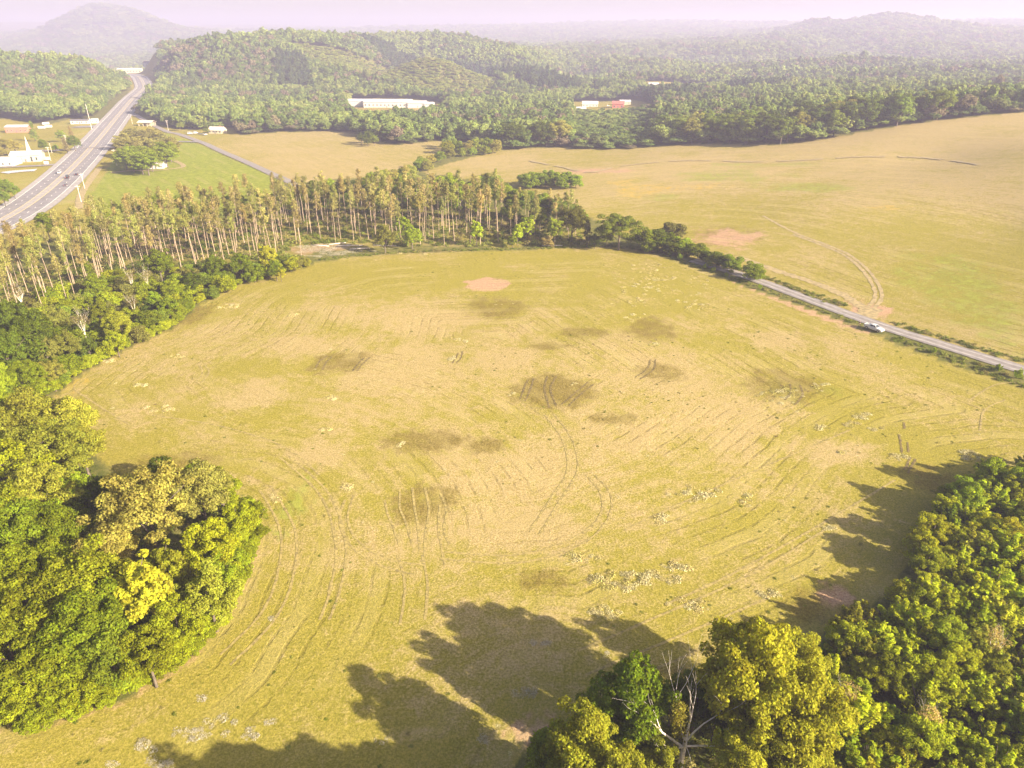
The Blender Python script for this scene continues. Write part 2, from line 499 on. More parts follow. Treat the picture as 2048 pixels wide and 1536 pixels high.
def ground_material():
    m, ns, ls = new_mat('meadow_ground')
    pos = nd(ns, 'ShaderNodeNewGeometry').outputs['Position']
    z1 = nd(ns, 'ShaderNodeAttribute', attribute_name='cover')
    z2 = nd(ns, 'ShaderNodeAttribute', attribute_name='earth')
    ed = nd(ns, 'ShaderNodeAttribute', attribute_name='edge').outputs['Fac']
    s1 = nd(ns, 'ShaderNodeSeparateColor')
    ls.new(z1.outputs['Color'], s1.inputs[0])
    s2 = nd(ns, 'ShaderNodeSeparateColor')
    ls.new(z2.outputs['Color'], s2.inputs[0])
    dryv, lushv, dirtv = s1.outputs
    floorv, soilv, yelv = s2.outputs
    fine = noise_(ns, ls, pos, 2.6, 5, 0.7)
    blade = noise_(ns, ls, pos, 7.0, 2, 0.6)
    mid = noise_(ns, ls, pos, 0.35, 5, 0.65, 0.4)
    big = noise_(ns, ls, pos, 0.06, 4, 0.6, 0.6)
    # straw against green
    sx = nd(ns, 'ShaderNodeSeparateXYZ')
    ls.new(pos, sx.inputs[0])
    cx = nd(ns, 'ShaderNodeCombineXYZ')
    ls.new(math_(ns, ls, 'MULTIPLY', ed, 0.55), cx.inputs[0])
    ls.new(math_(ns, ls, 'MULTIPLY', sx.outputs[0], 0.045), cx.inputs[1])
    ls.new(math_(ns, ls, 'MULTIPLY', sx.outputs[1], 0.045), cx.inputs[2])
    streak = noise_(ns, ls, cx.outputs[0], 1.0, 5, 0.7)
    dryv = math_(ns, ls, 'ADD', dryv, math_(ns, ls, 'MULTIPLY', math_(ns, ls, 'SUBTRACT', streak, 0.5), 1.05))
    d = math_(ns, ls, 'ADD', dryv, math_(ns, ls, 'MULTIPLY', math_(ns, ls, 'SUBTRACT', mid, 0.5), 1.5))
    d = math_(ns, ls, 'ADD', d, math_(ns, ls, 'MULTIPLY', math_(ns, ls, 'SUBTRACT', fine, 0.5), 1.1))
    d = math_(ns, ls, 'ADD', d, math_(ns, ls, 'MULTIPLY', math_(ns, ls, 'SUBTRACT', big, 0.5), 0.8))
    grass = mix(ns, ls, ramp_(ns, ls, fine, 0.3, 0.7), (0.165, 0.152, 0.020), (0.305, 0.250, 0.055))
    straw = mix(ns, ls, ramp_(ns, ls, fine, 0.3, 0.75), (0.25, 0.188, 0.072), (0.41, 0.322, 0.17))
    c = mix(ns, ls, ramp_(ns, ls, d, 0.15, 0.95), grass, straw)
    lushc = mix(ns, ls, ramp_(ns, ls, mid, 0.3, 0.7), (0.14, 0.17, 0.018), (0.25, 0.265, 0.042))
    lv = math_(ns, ls, 'ADD', lushv, math_(ns, ls, 'MULTIPLY', math_(ns, ls, 'SUBTRACT', mid, 0.5), 1.2))
    c = mix(ns, ls, ramp_(ns, ls, lv, 0.3, 0.9), c, lushc)
    yv = math_(ns, ls, 'ADD', yelv, math_(ns, ls, 'MULTIPLY', math_(ns, ls, 'SUBTRACT', mid, 0.5), 1.0))
    c = mix(ns, ls, ramp_(ns, ls, yv, 0.35, 0.9), c, (0.40, 0.27, 0.02))
    dv = math_(ns, ls, 'ADD', dirtv, math_(ns, ls, 'MULTIPLY', math_(ns, ls, 'SUBTRACT', mid, 0.5), 1.6))
    dirtc = mix(ns, ls, ramp_(ns, ls, fine, 0.35, 0.65), (0.10, 0.072, 0.018), (0.20, 0.155, 0.038))
    c = mix(ns, ls, math_(ns, ls, 'MULTIPLY', ramp_(ns, ls, dv, 0.3, 1.1), 0.85), c, dirtc)
    sv = math_(ns, ls, 'ADD', soilv, math_(ns, ls, 'MULTIPLY', math_(ns, ls, 'SUBTRACT', mid, 0.5), 0.9))
    soilc = mix(ns, ls, ramp_(ns, ls, fine, 0.3, 0.7), (0.29, 0.16, 0.105), (0.45, 0.305, 0.215))
    c = mix(ns, ls, math_(ns, ls, 'MULTIPLY', ramp_(ns, ls, sv, 0.3, 0.9), 0.9), c, soilc)
    floorc = mix(ns, ls, ramp_(ns, ls, mid, 0.35, 0.65), (0.08, 0.09, 0.022), (0.17, 0.155, 0.05))
    c = mix(ns, ls, floorv, c, floorc)
    # rows left by the mower, following the edge of the field
    wob = noise_(ns, ls, pos, 0.045, 2)
    e = math_(ns, ls, 'ADD', ed, math_(ns, ls, 'MULTIPLY', wob, 3.0))
    rows = math_(ns, ls, 'SINE', math_(ns, ls, 'MULTIPLY', e, 2 * math.pi / 2.9))
    thin = ramp_(ns, ls, rows, 0.6, 1.0)
    wide = math_(ns, ls, 'SINE', math_(ns, ls, 'MULTIPLY', e, 2 * math.pi / 11.0))
    msk = math_(ns, ls, 'MULTIPLY', ramp_(ns, ls, noise_(ns, ls, pos, 0.03, 3, 0.6), 0.42, 0.62), math_(ns, ls, 'SUBTRACT', 1.0, floorv))
    brk = ramp_(ns, ls, noise_(ns, ls, pos, 0.5, 3), 0.35, 0.6)
    amp = math_(ns, ls, 'MULTIPLY', math_(ns, ls, 'MULTIPLY', thin, msk), brk)
    c = mix(ns, ls, math_(ns, ls, 'MULTIPLY', amp, 0.34), c, (0.10, 0.078, 0.018))
    c = mix(ns, ls, math_(ns, ls, 'MULTIPLY', ramp_(ns, ls, wide, 0.2, 0.95), math_(ns, ls, 'MULTIPLY', msk, 0.25)), c, (0.38, 0.31, 0.14))
    c = mix(ns, ls, 0.5, c, mix(ns, ls, ramp_(ns, ls, blade, 0.3, 0.7), (0.5, 0.5, 0.5), (1.4, 1.4, 1.35)), 'MULTIPLY')
    hgt = math_(ns, ls, 'ADD', math_(ns, ls, 'MULTIPLY', fine, 0.5), math_(ns, ls, 'MULTIPLY', mid, 0.9))
    hgt = math_(ns, ls, 'SUBTRACT', hgt, math_(ns, ls, 'MULTIPLY', amp, 0.35))
    bp = nd(ns, 'ShaderNodeBump')
    bp.inputs['Strength'].default_value = 0.55
    bp.inputs['Distance'].default_value = 0.35
    ls.new(hgt, bp.inputs['Height'])
    df = nd(ns, 'ShaderNodeBsdfDiffuse')
    ls.new(c, df.inputs[0])
    ls.new(bp.outputs[0], df.inputs['Normal'])
    o = nd(ns, 'ShaderNodeOutputMaterial')
    ls.new(df.outputs[0], o.inputs[0])
    return m


def leaf_material(name, species=None, trans=0.42, far=False):
    """leaf colour from the object's own colour, or (for the woods) from a ramp of species picked at random per tree"""
    m, ns, ls = new_mat(name)
    oi = nd(ns, 'ShaderNodeObjectInfo')
    v = nd(ns, 'ShaderNodeAttribute', attribute_name='tone').outputs['Fac']
    if species:
        r = nd(ns, 'ShaderNodeValToRGB')
        r.color_ramp.interpolation = 'CONSTANT'
        while len(r.color_ramp.elements) < len(species):
            r.color_ramp.elements.new(0.5)
        for i, c in enumerate(species):
            r.color_ramp.elements[i].position = i / len(species)
            r.color_ramp.elements[i].color = (*c, 1)
        # one wood is greener, the next browner: the random number leans on where the tree stands
        g = nd(ns, 'ShaderNodeObjectInfo')
        nz = noise_(ns, ls, g.outputs['Location'], 0.007, 3, .6)
        t = math_(ns, ls, 'ADD', math_(ns, ls, 'MULTIPLY', oi.outputs['Random'], 0.5), math_(ns, ls, 'MULTIPLY', ramp_(ns, ls, nz, 0.38, 0.62), 0.5))
        ls.new(t, r.inputs[0])
        base = r.outputs[0]
    else:
        base = oi.outputs['Color']
    hs = nd(ns, 'ShaderNodeHueSaturation')
    ls.new(base, hs.inputs['Color'])
    ls.new(math_(ns, ls, 'ADD', 0.48, math_(ns, ls, 'MULTIPLY', v, 0.035)), hs.inputs['Hue'])
    ls.new(math_(ns, ls, 'ADD', 0.55, math_(ns, ls, 'MULTIPLY', v, 0.9)), hs.inputs['Value'])
    df = nd(ns, 'ShaderNodeBsdfDiffuse')
    tr = nd(ns, 'ShaderNodeBsdfTranslucent')
    ls.new(hs.outputs[0], df.inputs[0])
    tc = mix(ns, ls, 1.0, hs.outputs[0], (1.25, 1.2, 0.55), 'MULTIPLY')
    ls.new(tc, tr.inputs[0])
    mx = nd(ns, 'ShaderNodeMixShader')
    mx.inputs[0].default_value = trans
    ls.new(df.outputs[0], mx.inputs[1])
    ls.new(tr.outputs[0], mx.inputs[2])
    o = nd(ns, 'ShaderNodeOutputMaterial')
    ls.new(mx.outputs[0], o.inputs[0])
    return m


MT = {}
MT['ground'] = ground_material()
MT['leaf'] = leaf_material('leaves')
MT['needle'] = leaf_material('pine_needles', trans=0.2)
MT['wood_leaf'] = leaf_material('mixed_wood_leaves', [
    (0.200, 0.165, 0.110), (0.200, 0.175, 0.100), (0.130, 0.155, 0.055), (0.100, 0.140, 0.040), (0.130, 0.185, 0.045), (0.120, 0.170, 0.045),
    (0.179, 0.235, 0.056), (0.202, 0.252, 0.067), (0.190, 0.246, 0.062), (0.224, 0.274, 0.073), (0.258, 0.291, 0.090), (0.235, 0.291, 0.073)], trans=0.25)
MT['bark'] = simple('bark', (0.12, 0.095, 0.075), 0.9, var=0.35, scale=3)
MT['pine_bark'] = simple('pine_bark', (0.34, 0.255, 0.19), 0.85, var=0.25, scale=2)
MT['grey_wood'] = simple('weathered_wood', (0.62, 0.55, 0.50), 0.8, var=0.2, scale=3)
MT['asphalt'] = simple('old_asphalt', (0.20, 0.185, 0.20), 0.85, var=0.18, scale=0.25)
MT['lane'] = simple('country_road_asphalt', (0.215, 0.19, 0.185), 0.85, var=0.15, scale=0.5)
MT['concrete'] = simple('pale_shoulder', (0.29, 0.265, 0.265), 0.85, var=0.15, scale=0.4)
MT['paint_w'] = simple('white_road_paint', (0.75, 0.73, 0.70), 0.6, var=0.1)
MT['paint_y'] = simple('yellow_road_paint', (0.65, 0.50, 0.18), 0.6, var=0.1)
MT['dirt_track'] = simple('dirt_track_soil', (0.29, 0.225, 0.115), 0.95, var=0.25, scale=0.8)
MT['rut'] = simple('rut_soil', (0.135, 0.10, 0.038), 0.95, var=0.4, scale=1.5)
MT['pale_rut'] = simple('pressed_grass', (0.26, 0.205, 0.075), 0.95, var=0.35, scale=1.5)
MT['white_wall'] = simple('white_painted_wall', (0.50, 0.48, 0.46), 0.6, var=0.04)
MT['cream_wall'] = simple('cream_wall', (0.52, 0.46, 0.34), 0.7, var=0.05)
MT['brick'] = simple('red_brick', (0.42, 0.17, 0.12), 0.85, var=0.2, scale=4)
MT['roof_white'] = simple('white_metal_roof', (0.47, 0.45, 0.49), 0.45, var=0.05)
MT['roof_grey'] = simple('grey_shingles', (0.38, 0.33, 0.33), 0.85, var=0.15, scale=2)
MT['roof_tan'] = simple('tan_roof', (0.55, 0.45, 0.40), 0.8, var=0.1)
MT['roof_dark'] = simple('dark_roof', (0.14, 0.13, 0.15), 0.8, var=0.1)
MT['red_metal'] = simple('red_metal_siding', (0.36, 0.12, 0.10), 0.6, var=0.1)
MT['glass'] = simple('window_glass', (0.05, 0.055, 0.065), 0.12, var=0.1, spec=0.6)
MT['car_white'] = simple('white_car_paint', (0.50, 0.50, 0.52), 0.25, var=0.01, spec=0.6)
MT['car_black'] = simple('black_car_paint', (0.03, 0.03, 0.035), 0.25, var=0.05, spec=0.6)
MT['car_grey'] = simple('grey_car_paint', (0.12, 0.13, 0.15), 0.3, metal=0.4, var=0.05)
MT['car_red'] = simple('red_car_paint', (0.5, 0.06, 0.05), 0.3, var=0.05, spec=0.6)
MT['rubber'] = simple('tyre_rubber', (0.02, 0.02, 0.02), 0.85)
MT['chrome'] = simple('wheel_metal', (0.55, 0.55, 0.57), 0.3, metal=0.9, var=0.05)
MT['lamp_w'] = simple('headlight_lens', (0.8, 0.8, 0.75), 0.15, spec=0.8)
MT['lamp_r'] = simple('tail_light_lens', (0.55, 0.03, 0.02), 0.2, spec=0.7)
MT['skin'] = simple('skin', (0.5, 0.32, 0.24), 0.6)
MT['shirt'] = simple('dark_shirt_cloth', (0.05, 0.05, 0.06), 0.9)
MT['trousers'] = simple('khaki_cloth', (0.5, 0.40, 0.27), 0.9)
MT['hair'] = simple('dark_hair', (0.03, 0.02, 0.015), 0.7)
MT['straw'] = leaf_material('dry_straw', [(0.58, 0.50, 0.27), (0.50, 0.43, 0.20), (0.55, 0.50, 0.30), (0.42, 0.38, 0.14)], trans=0.15)
MT['weed'] = leaf_material('weed_leaves', [(0.17, 0.21, 0.03), (0.22, 0.24, 0.05), (0.12, 0.15, 0.02), (0.25, 0.22, 0.08), (0.10, 0.13, 0.02), (0.23, 0.17, 0.10)], trans=0.3)
MT['blossom'] = leaf_material('pale_blossom', [(0.44, 0.40, 0.33), (0.5, 0.46, 0.38), (0.30, 0.27, 0.16)], trans=0.2)


# ------------------------------------------------------------------ object helpers
def link(name, me, mat=None, parent=None):
    o = bpy.data.objects.new(name, me)
    if mat is not None and me is not None and not len(me.materials):
        me.materials.append(mat)
    if parent is not None:
        o.parent = parent
    COL.objects.link(o)
    return o


def tag(o, label=None, cat=None, group=None, kind=None):
    if label:
        o['label'] = label
    if cat:
        o['category'] = cat
    if group:
        o['group'] = group
    if kind:
        o['kind'] = kind
    return o


def mesh_np(name, V, F, smooth_=False):
    """V (n,3), F (m,k) with constant k"""
    V = np.asarray(V, np.float32)
    F = np.asarray(F, np.int32)
    me = bpy.data.meshes.new(name)
    me.vertices.add(len(V))
    me.vertices.foreach_set('co', V.ravel())
    k = F.shape[1]
    me.loops.add(F.size)
    me.loops.foreach_set('vertex_index', F.ravel())
    me.polygons.add(len(F))
    me.polygons.foreach_set('loop_start', np.arange(0, F.size, k, dtype=np.int32))
    me.polygons.foreach_set('loop_total', np.full(len(F), k, np.int32))
    if smooth_:
        me.polygons.foreach_set('use_smooth', np.ones(len(F), bool))
    me.update(calc_edges=True)
    return me


class MB:
    """collects boxes, tubes and prisms into one mesh"""

    def __init__(self):
        self.v, self.f = [], []

    def add(self, vs, fs):
        o = len(self.v)
        self.v += [tuple(map(float, p)) for p in vs]
        self.f += [tuple(i + o for i in f) for f in fs]
        return self

    def box(self, x0, x1, y0, y1, z0, z1):
        return self.add([(x0, y0, z0), (x1, y0, z0), (x1, y1, z0), (x0, y1, z0), (x0, y0, z1), (x1, y0, z1), (x1, y1, z1), (x0, y1, z1)],
                        [(0, 3, 2, 1), (4, 5, 6, 7), (0, 1, 5, 4), (1, 2, 6, 5), (2, 3, 7, 6), (3, 0, 4, 7)])

    def tube(self, pts, radii, n=6, cap=True):
        vs, fs = [], []
        P = [Vector(p) for p in pts]
        for i, p in enumerate(P):
            d = (P[min(i + 1, len(P) - 1)] - P[max(i - 1, 0)])
            d = d.normalized() if d.length > 1e-6 else Vector((0, 0, 1))
            a = d.orthogonal().normalized()
            if abs(d.z) < 0.99:
                a = d.cross(Vector((0, 0, 1))).normalized()
            else:
                a = Vector((1, 0, 0)) - d * d.x
                a.normalize()
            b = d.cross(a)
            for k in range(n):
                t = 2 * math.pi * k / n
                vs.append(p + (a * math.cos(t) + b * math.sin(t)) * radii[i])
        for i in range(len(P) - 1):
            for k in range(n):
                k2 = (k + 1) % n
                fs.append((i * n + k, i * n + k2, (i + 1) * n + k2, (i + 1) * n + k))
        if cap:
            fs.append(tuple(range(n))[::-1])
            fs.append(tuple((len(P) - 1) * n + k for k in range(n)))
        return self.add(vs, fs)

    def prism(self, prof, y0, y1):
        """profile in x,z extruded along y"""
        n = len(prof)
        vs = [(x, y0, z) for x, z in prof] + [(x, y1, z) for x, z in prof]
        fs = [tuple(range(n)), tuple(range(2 * n - 1, n - 1, -1))] + [(i, i + n, (i + 1) % n + n, (i + 1) % n) for i in range(n)]
        return self.add(vs, fs)

    def mesh(self, name, smooth_=False, bevel=0.0):
        me = bpy.data.meshes.new(name)
        me.from_pydata(self.v, [], self.f)
        bm = bmesh.new()
        bm.from_mesh(me)
        bmesh.ops.recalc_face_normals(bm, faces=bm.faces[:])
        if bevel:
            bmesh.ops.bevel(bm, geom=bm.edges[:], offset=bevel, segments=2, affect='EDGES', profile=0.6)
        bm.to_mesh(me)
        bm.free()
        if smooth_:
            me.polygons.foreach_set('use_smooth', np.ones(len(me.polygons), bool))
        me.update()
        return me

    def build(self, name, mat, parent=None, smooth_=False, bevel=0.0):
        return link(name, self.mesh(name, smooth_, bevel), mat, parent)


def empty(name, x, y, z=None, rz=0.0, s=1.0):
    o = bpy.data.objects.new(name, None)
    o.empty_display_size = 0.5
    o.location = (x, y, float(zq(x, y)) if z is None else z)
    o.rotation_euler = (0, 0, rz)
    o.scale = (s, s, s)
    COL.objects.link(o)
    return o


# ------------------------------------------------------------------ ground sheet
NV = NT * NR
V = np.stack([X, Y, Z], -1).reshape(-1, 3)
ii, jj = np.meshgrid(np.arange(NT), np.arange(NR - 1), indexing='ij')
a = ii * NR + jj
b = ((ii + 1) % NT) * NR + jj
F = np.stack([a, a + 1, b + 1, b], -1).reshape(-1, 4)
me = mesh_np('ground', V, F, True)
attr_color(me, 'cover', dry.ravel(), np.clip(lush, 0, 1).ravel(), np.clip(dirt, 0, 1).ravel())
attr_color(me, 'earth', floor.ravel(), np.clip(soil, 0, 1).ravel(), np.clip(yel, 0, 1).ravel())
ea = me.attributes.new('edge', 'FLOAT', 'POINT')
ea.data.foreach_set('value', np.minimum(edge, 500).ravel().astype(np.float32))
# close the small hole under the camera
bm = bmesh.new()
bm.from_mesh(me)
bm.verts.ensure_lookup_table()
ring = [bm.verts[i * NR] for i in range(NT)]
bm.faces.new(ring)
bmesh.ops.recalc_face_normals(bm, faces=bm.faces[:])
bm.to_mesh(me)
bm.free()
tag(link('ground', me, MT['ground']), kind='structure')


def resample(P, step):
    P = np.asarray(P, float)
    seg = np.hypot(*(P[1:] - P[:-1]).T)
    s = np.concatenate([[0], np.cumsum(seg)])
    n = max(2, int(s[-1] / step) + 1)
    q = np.linspace(0, s[-1], n)
    # smooth by Catmull-Rom on the chord length
    out = []
    for t in q:
        i = min(max(np.searchsorted(s, t) - 1, 0), len(P) - 2)
        f = (t - s[i]) / max(seg[i], 1e-9)
        p0, p1, p2, p3 = P[max(i - 1, 0)], P[i], P[i + 1], P[min(i + 2, len(P) - 1)]
        out.append(0.5 * ((2 * p1) + (-p0 + p2) * f + (2 * p0 - 5 * p1 + 4 * p2 - p3) * f * f + (-p0 + 3 * p1 - 3 * p2 + p3) * f ** 3))
    return np.array(out)


def offset_line(P, off):
    T = np.gradient(P, axis=0)
    T /= np.maximum(np.hypot(*T.T), 1e-9)[:, None]
    return P + np.stack([T[:, 1], -T[:, 0]], -1) * (off[:, None] if np.ndim(off) else off)


def strip_into(mb, P, w, lift, off=0.0, ncross=3, dash=None, rough=0.0):
    """drapes a strip of width w over the ground; lift grows with distance so that it clears the coarser far mesh"""
    L = [offset_line(P, off - w / 2 + w * k / (ncross - 1)) for k in range(ncross)]
    if rough:
        n = len(P)
        L[0] = offset_line(P, off - w / 2 - rough * rng.random(n))
        L[-1] = offset_line(P, off + w / 2 + rough * rng.random(n))
    vs = []
    for i in range(len(P)):
        for k in range(ncross):
            x, y = L[k][i]
            d = math.hypot(x, y)
            vs.append((x, y, float(zq(x, y)) + lift * (1 + d / 250.0)))
    fs = []
    for i in range(len(P) - 1):
        if dash and (i % dash[1]) >= dash[0]:
            continue
        for k in range(ncross - 1):
            q = i * ncross + k
            fs.append((q, q + 1, q + 1 + ncross, q + ncross))
    mb.add(vs, fs)
    return mb


def strip(name, pts, w, mat, lift=0.06, step=3.0, parent=None, **k):
    P = resample(pts, step)
    o = strip_into(MB(), P, w, lift, **k).build(name, mat, parent)
    return o


# country road on the right
r = tag(strip('country_road', ROAD, 5.0, MT['lane'], 0.08, 3.0, rough=.25), kind='structure')
strip('tyre_worn_lane', ROAD, .7, MT['concrete'], 0.095, 3.0, r, off=-1.2, rough=.2)
strip('tyre_worn_lane', ROAD, .7, MT['concrete'], 0.095, 3.0, r, off=1.2, rough=.2)
# highway
hw = tag(strip('highway', HWYW, 31.0, MT['asphalt'], 0.10, 8.0, ncross=9), kind='structure')
for off, w in ((-13.2, 3.8), (13.2, 3.8)):
    strip('paved_shoulder', HWYW, w, MT['concrete'], 0.125, 8.0, hw, off=off, ncross=3)
strip('median_lane', HWYW, 4.0, MT['concrete'], 0.125, 8.0, hw, off=0)
for off in (-11.2, 11.2):
    strip('edge_line', HWYW, 0.35, MT['paint_w'], 0.15, 8.0, hw, off=off)
for off in (-2.1, 2.1):
    strip('centre_line', HWYW, 0.35, MT['paint_y'], 0.15, 8.0, hw, off=off)
for off in (-6.5, 6.5):
    strip('lane_line', HWYW, 0.32, MT['paint_w'], 0.15, 3.0, hw, off=off, dash=(1, 4))
# side roads
SIDE = GP([(262, 226), (330, 262), (355, 268), (400, 284), (440, 302), (500, 328), (575, 362), (640, 392)])
tag(strip('side_road', SIDE, 6.5, MT['lane'], 0.10, 5.0), kind='structure')
tag(strip('side_road_spur', GP([(310, 290), (350, 284), (400, 285)]), 7, MT['lane'], 0.14, 4.0), kind='structure')
tag(strip('church_road', GP([(-100, 322), (60, 303), (100, 303), (160, 298), (200, 296), (245, 296)]), 7, MT['lane'], 0.16, 5.0), kind='structure')
tag(strip('church_drive', GP([(-60, 338), (30, 334), (80, 332), (130, 328)]), 7.5, MT['lane'], 0.12, 5.0), kind='structure')
tag(strip('white_gravel_lot', GP([(8, 347), (30, 344), (55, 342), (72, 341)]), 9, MT['roof_white'], 0.12, 3.0, rough=1.5), kind='structure')
tag(strip('roadside_lot', GP([(150, 256), (165, 254), (185, 254), (215, 249)]), 14, MT['asphalt'], 0.12, 4.0), kind='structure')
tag(strip('gravel_lane', GP([(158, 418), (160, 400), (165, 385), (180, 362), (200, 335)]), 3.6, MT['dirt_track'], 0.08, 4.0, rough=.6), kind='structure')
tag(strip('farm_drive', GP([(222, 346), (262, 342), (300, 342), (345, 338), (368, 333), (350, 322)]), 3.0, MT['dirt_track'], 0.08, 4.0, rough=.6), kind='structure')
tag(strip('junction_apron', GP([(1718, 642), (1735, 628), (1742, 616)]), 5.5, MT['dirt_track'], 0.05, 1.0, rough=1.4), kind='structure')
tag(strip('dirt_track', GP([(1738, 620), (1757, 595), (1748, 565), (1725, 535), (1690, 508), (1640, 487), (1590, 468), (1545, 445), (1522, 432)]), 0.8, MT['dirt_track'], 0.03, 1.5, off=1.0, rough=.5), kind='structure')
tag(strip('dirt_track', GP([(1738, 620), (1757, 595), (1748, 565), (1725, 535), (1690, 508), (1640, 487), (1590, 468)]), 0.8, MT['dirt_track'], 0.03, 1.5, off=-1.0, rough=.5), kind='structure')
tag(strip('dirt_path', GP([(1728, 618), (1690, 592), (1640, 570), (1580, 550), (1520, 530), (1480, 515)]), 2.4, MT['dirt_track'], 0.03, 1.2, rough=1.0), kind='structure')
tag(strip('field_bank', GP([(1060, 322), (1120, 334), (1180, 345), (1240, 333), (1340, 323), (1430, 322), (1500, 324), (1600, 321), (1700, 315), (1800, 314), (1880, 319), (1960, 330)]), 1.3, MT['dirt_track'], 0.10, 4.0, rough=1.6, dash=(7, 9)), kind='structure')

# ruts pressed into the meadow by tractors
mb = MB()
DARK = [[(1095, 752), (1089, 778), (1099, 815)], [(1113, 752), (1101, 778), (1113, 812)], [(1177, 764), (1150, 786), (1123, 809)], [(1188, 768), (1160, 790), (1137, 812)],
        [(1068, 757), (1060, 780), (1051, 802)], [(1055, 761), (1046, 782), (1041, 798)], [(904, 727), (912, 716), (916, 706)], [(912, 727), (922, 716), (925, 703)],
        [(1311, 719), (1307, 739), (1279, 759)], [(1300, 720), (1295, 737), (1270, 755)], [(1798, 869), (1801, 885), (1804, 906)], [(1808, 845), (1809, 858)], [(1815, 885), (1818, 905)],
        
        [(1808, 940), (1822, 915)], [(1815, 946), (1832, 918)], [(632, 735), (640, 722), (655, 712)], [(645, 740), (652, 725), (664, 714)],
        [(715, 742), (725, 728), (740, 715)], [(705, 742), (716, 728), (728, 716)], [(1570, 800), (1582, 785), (1580, 768)], [(1590, 810), (1605, 790), (1600, 770)]]
for t in DARK:
    strip_into(mb, resample(GP(t), .5), 0.22, 0.03, rough=.25)
tag(mb.build('wheel_ruts', MT['rut']), kind='stuff', label='dark wheel ruts pressed into the damp patches of the meadow')
mb = MB()
PALE = [[(770, 1000), (775, 1025), (785, 1050), (800, 1090)], [(800, 980), (800, 1015), (812, 1045), (826, 1090)], [(850, 975), (858, 1020), (852, 1060), (850, 1110)], [(825, 975), (830, 1020), (836, 1050), (840, 1100)], [(880, 985), (893, 1020), (888, 1060), (900, 1090)],
        [(690, 1000), (680, 1040), (700, 1090), (760, 1130), (830, 1150)], [(708, 990), (696, 1035), (715, 1080), (775, 1118), (850, 1130)],
        [(1190, 950), (1222, 990), (1215, 1040), (1160, 1090), (1040, 1125), (880, 1118)], [(1172, 950), (1203, 990), (1198, 1035), (1145, 1078), (1030, 1110), (890, 1104)],
        [(1090, 830), (1125, 880), (1135, 940), (1100, 1000), (1060, 1060)], [(1108, 828), (1145, 880), (1155, 940), (1118, 1005), (1078, 1070)],
        [(560, 915), (640, 990), (672, 1090), (660, 1180), (640, 1240)], [(578, 912), (660, 990), (692, 1090), (680, 1180), (658, 1240)],
        [(795, 1110), (810, 1170), (800, 1250)], [(845, 1110), (855, 1170), (850, 1240)], [(880, 1010), (878, 1060), (890, 1130)],
        [(1170, 1350), (1400, 1255), (1560, 1185)], [(1180, 1380), (1330, 1330), (1420, 1290)], [(1160, 1300), (1300, 1240), (1500, 1150), (1650, 1060)], [(1330, 1210), (1480, 1140), (1640, 1050), (1790, 960)],
        [(1250, 1060), (1400, 990), (1560, 920), (1700, 860)], 
        [(260, 850), (180, 800), (150, 770), (220, 735), (330, 690)], [(640, 950), (560, 890), (430, 850), (300, 830)], [(520, 980), (560, 1060), (555, 1150), (520, 1230), (440, 1310)],
        [(540, 970), (590, 1060), (585, 1160), (545, 1245), (460, 1330)], [(1940, 800), (1990, 770), (2040, 765)], [(1960, 860), (1970, 820), (2010, 800)],
        [(520, 625), (535, 612), (548, 602)], [(392, 765), (405, 745), (398, 730)], [(404, 765), (418, 745), (410, 730)]]
for t in PALE:
    strip_into(mb, resample(GP(t), 1.0), 0.32, 0.03, rough=.15)
tag(mb.build('faint_wheel_marks', MT['pale_rut']), kind='stuff', label='faint curved wheel marks across the mown meadow')


# ------------------------------------------------------------------ plants
def quads(C, Nrm, size, asp=0.75, jit=0.35):
    """irregular leaf quads at C facing Nrm"""
    n = len(C)
    Nrm = Nrm / np.maximum(np.linalg.norm(Nrm, axis=1, keepdims=True), 1e-6)
    R = rng.normal(size=(n, 3))
    A_ = np.cross(Nrm, R)
    A_ /= np.maximum(np.linalg.norm(A_, axis=1, keepdims=True), 1e-6)
    B_ = np.cross(Nrm, A_)
    s = (size * (0.6 + 0.8 * rng.random(n)))[:, None] * 0.5
    out = np.empty((n, 4, 3))
    for k, (a, b) in enumerate(((-1, 0), (0, -asp), (1, 0), (0, asp))):
        out[:, k] = C + A_ * s * (a + jit * rng.normal(size=(n, 1)) * .4) + B_ * s * (b + jit * rng.normal(size=(n, 1)) * .4) + Nrm * s * (0.25 if k % 2 else -0.05)
    return out.reshape(-1, 3), np.arange(4 * n).reshape(n, 4)


def leaf_mesh(name, C, Nrm, size, tone, mat, asp=0.75):
    V, F = quads(C, Nrm, size, asp)
    me = mesh_np(name, V, F)
    a = me.attributes.new('tone', 'FLOAT', 'FACE')
    a.data.foreach_set('value', tone.astype(np.float32))
    me.materials.append(mat)
    return me


def sph(n):
    d = rng.normal(size=(n, 3))
    return d / np.linalg.norm(d, axis=1, keepdims=True)


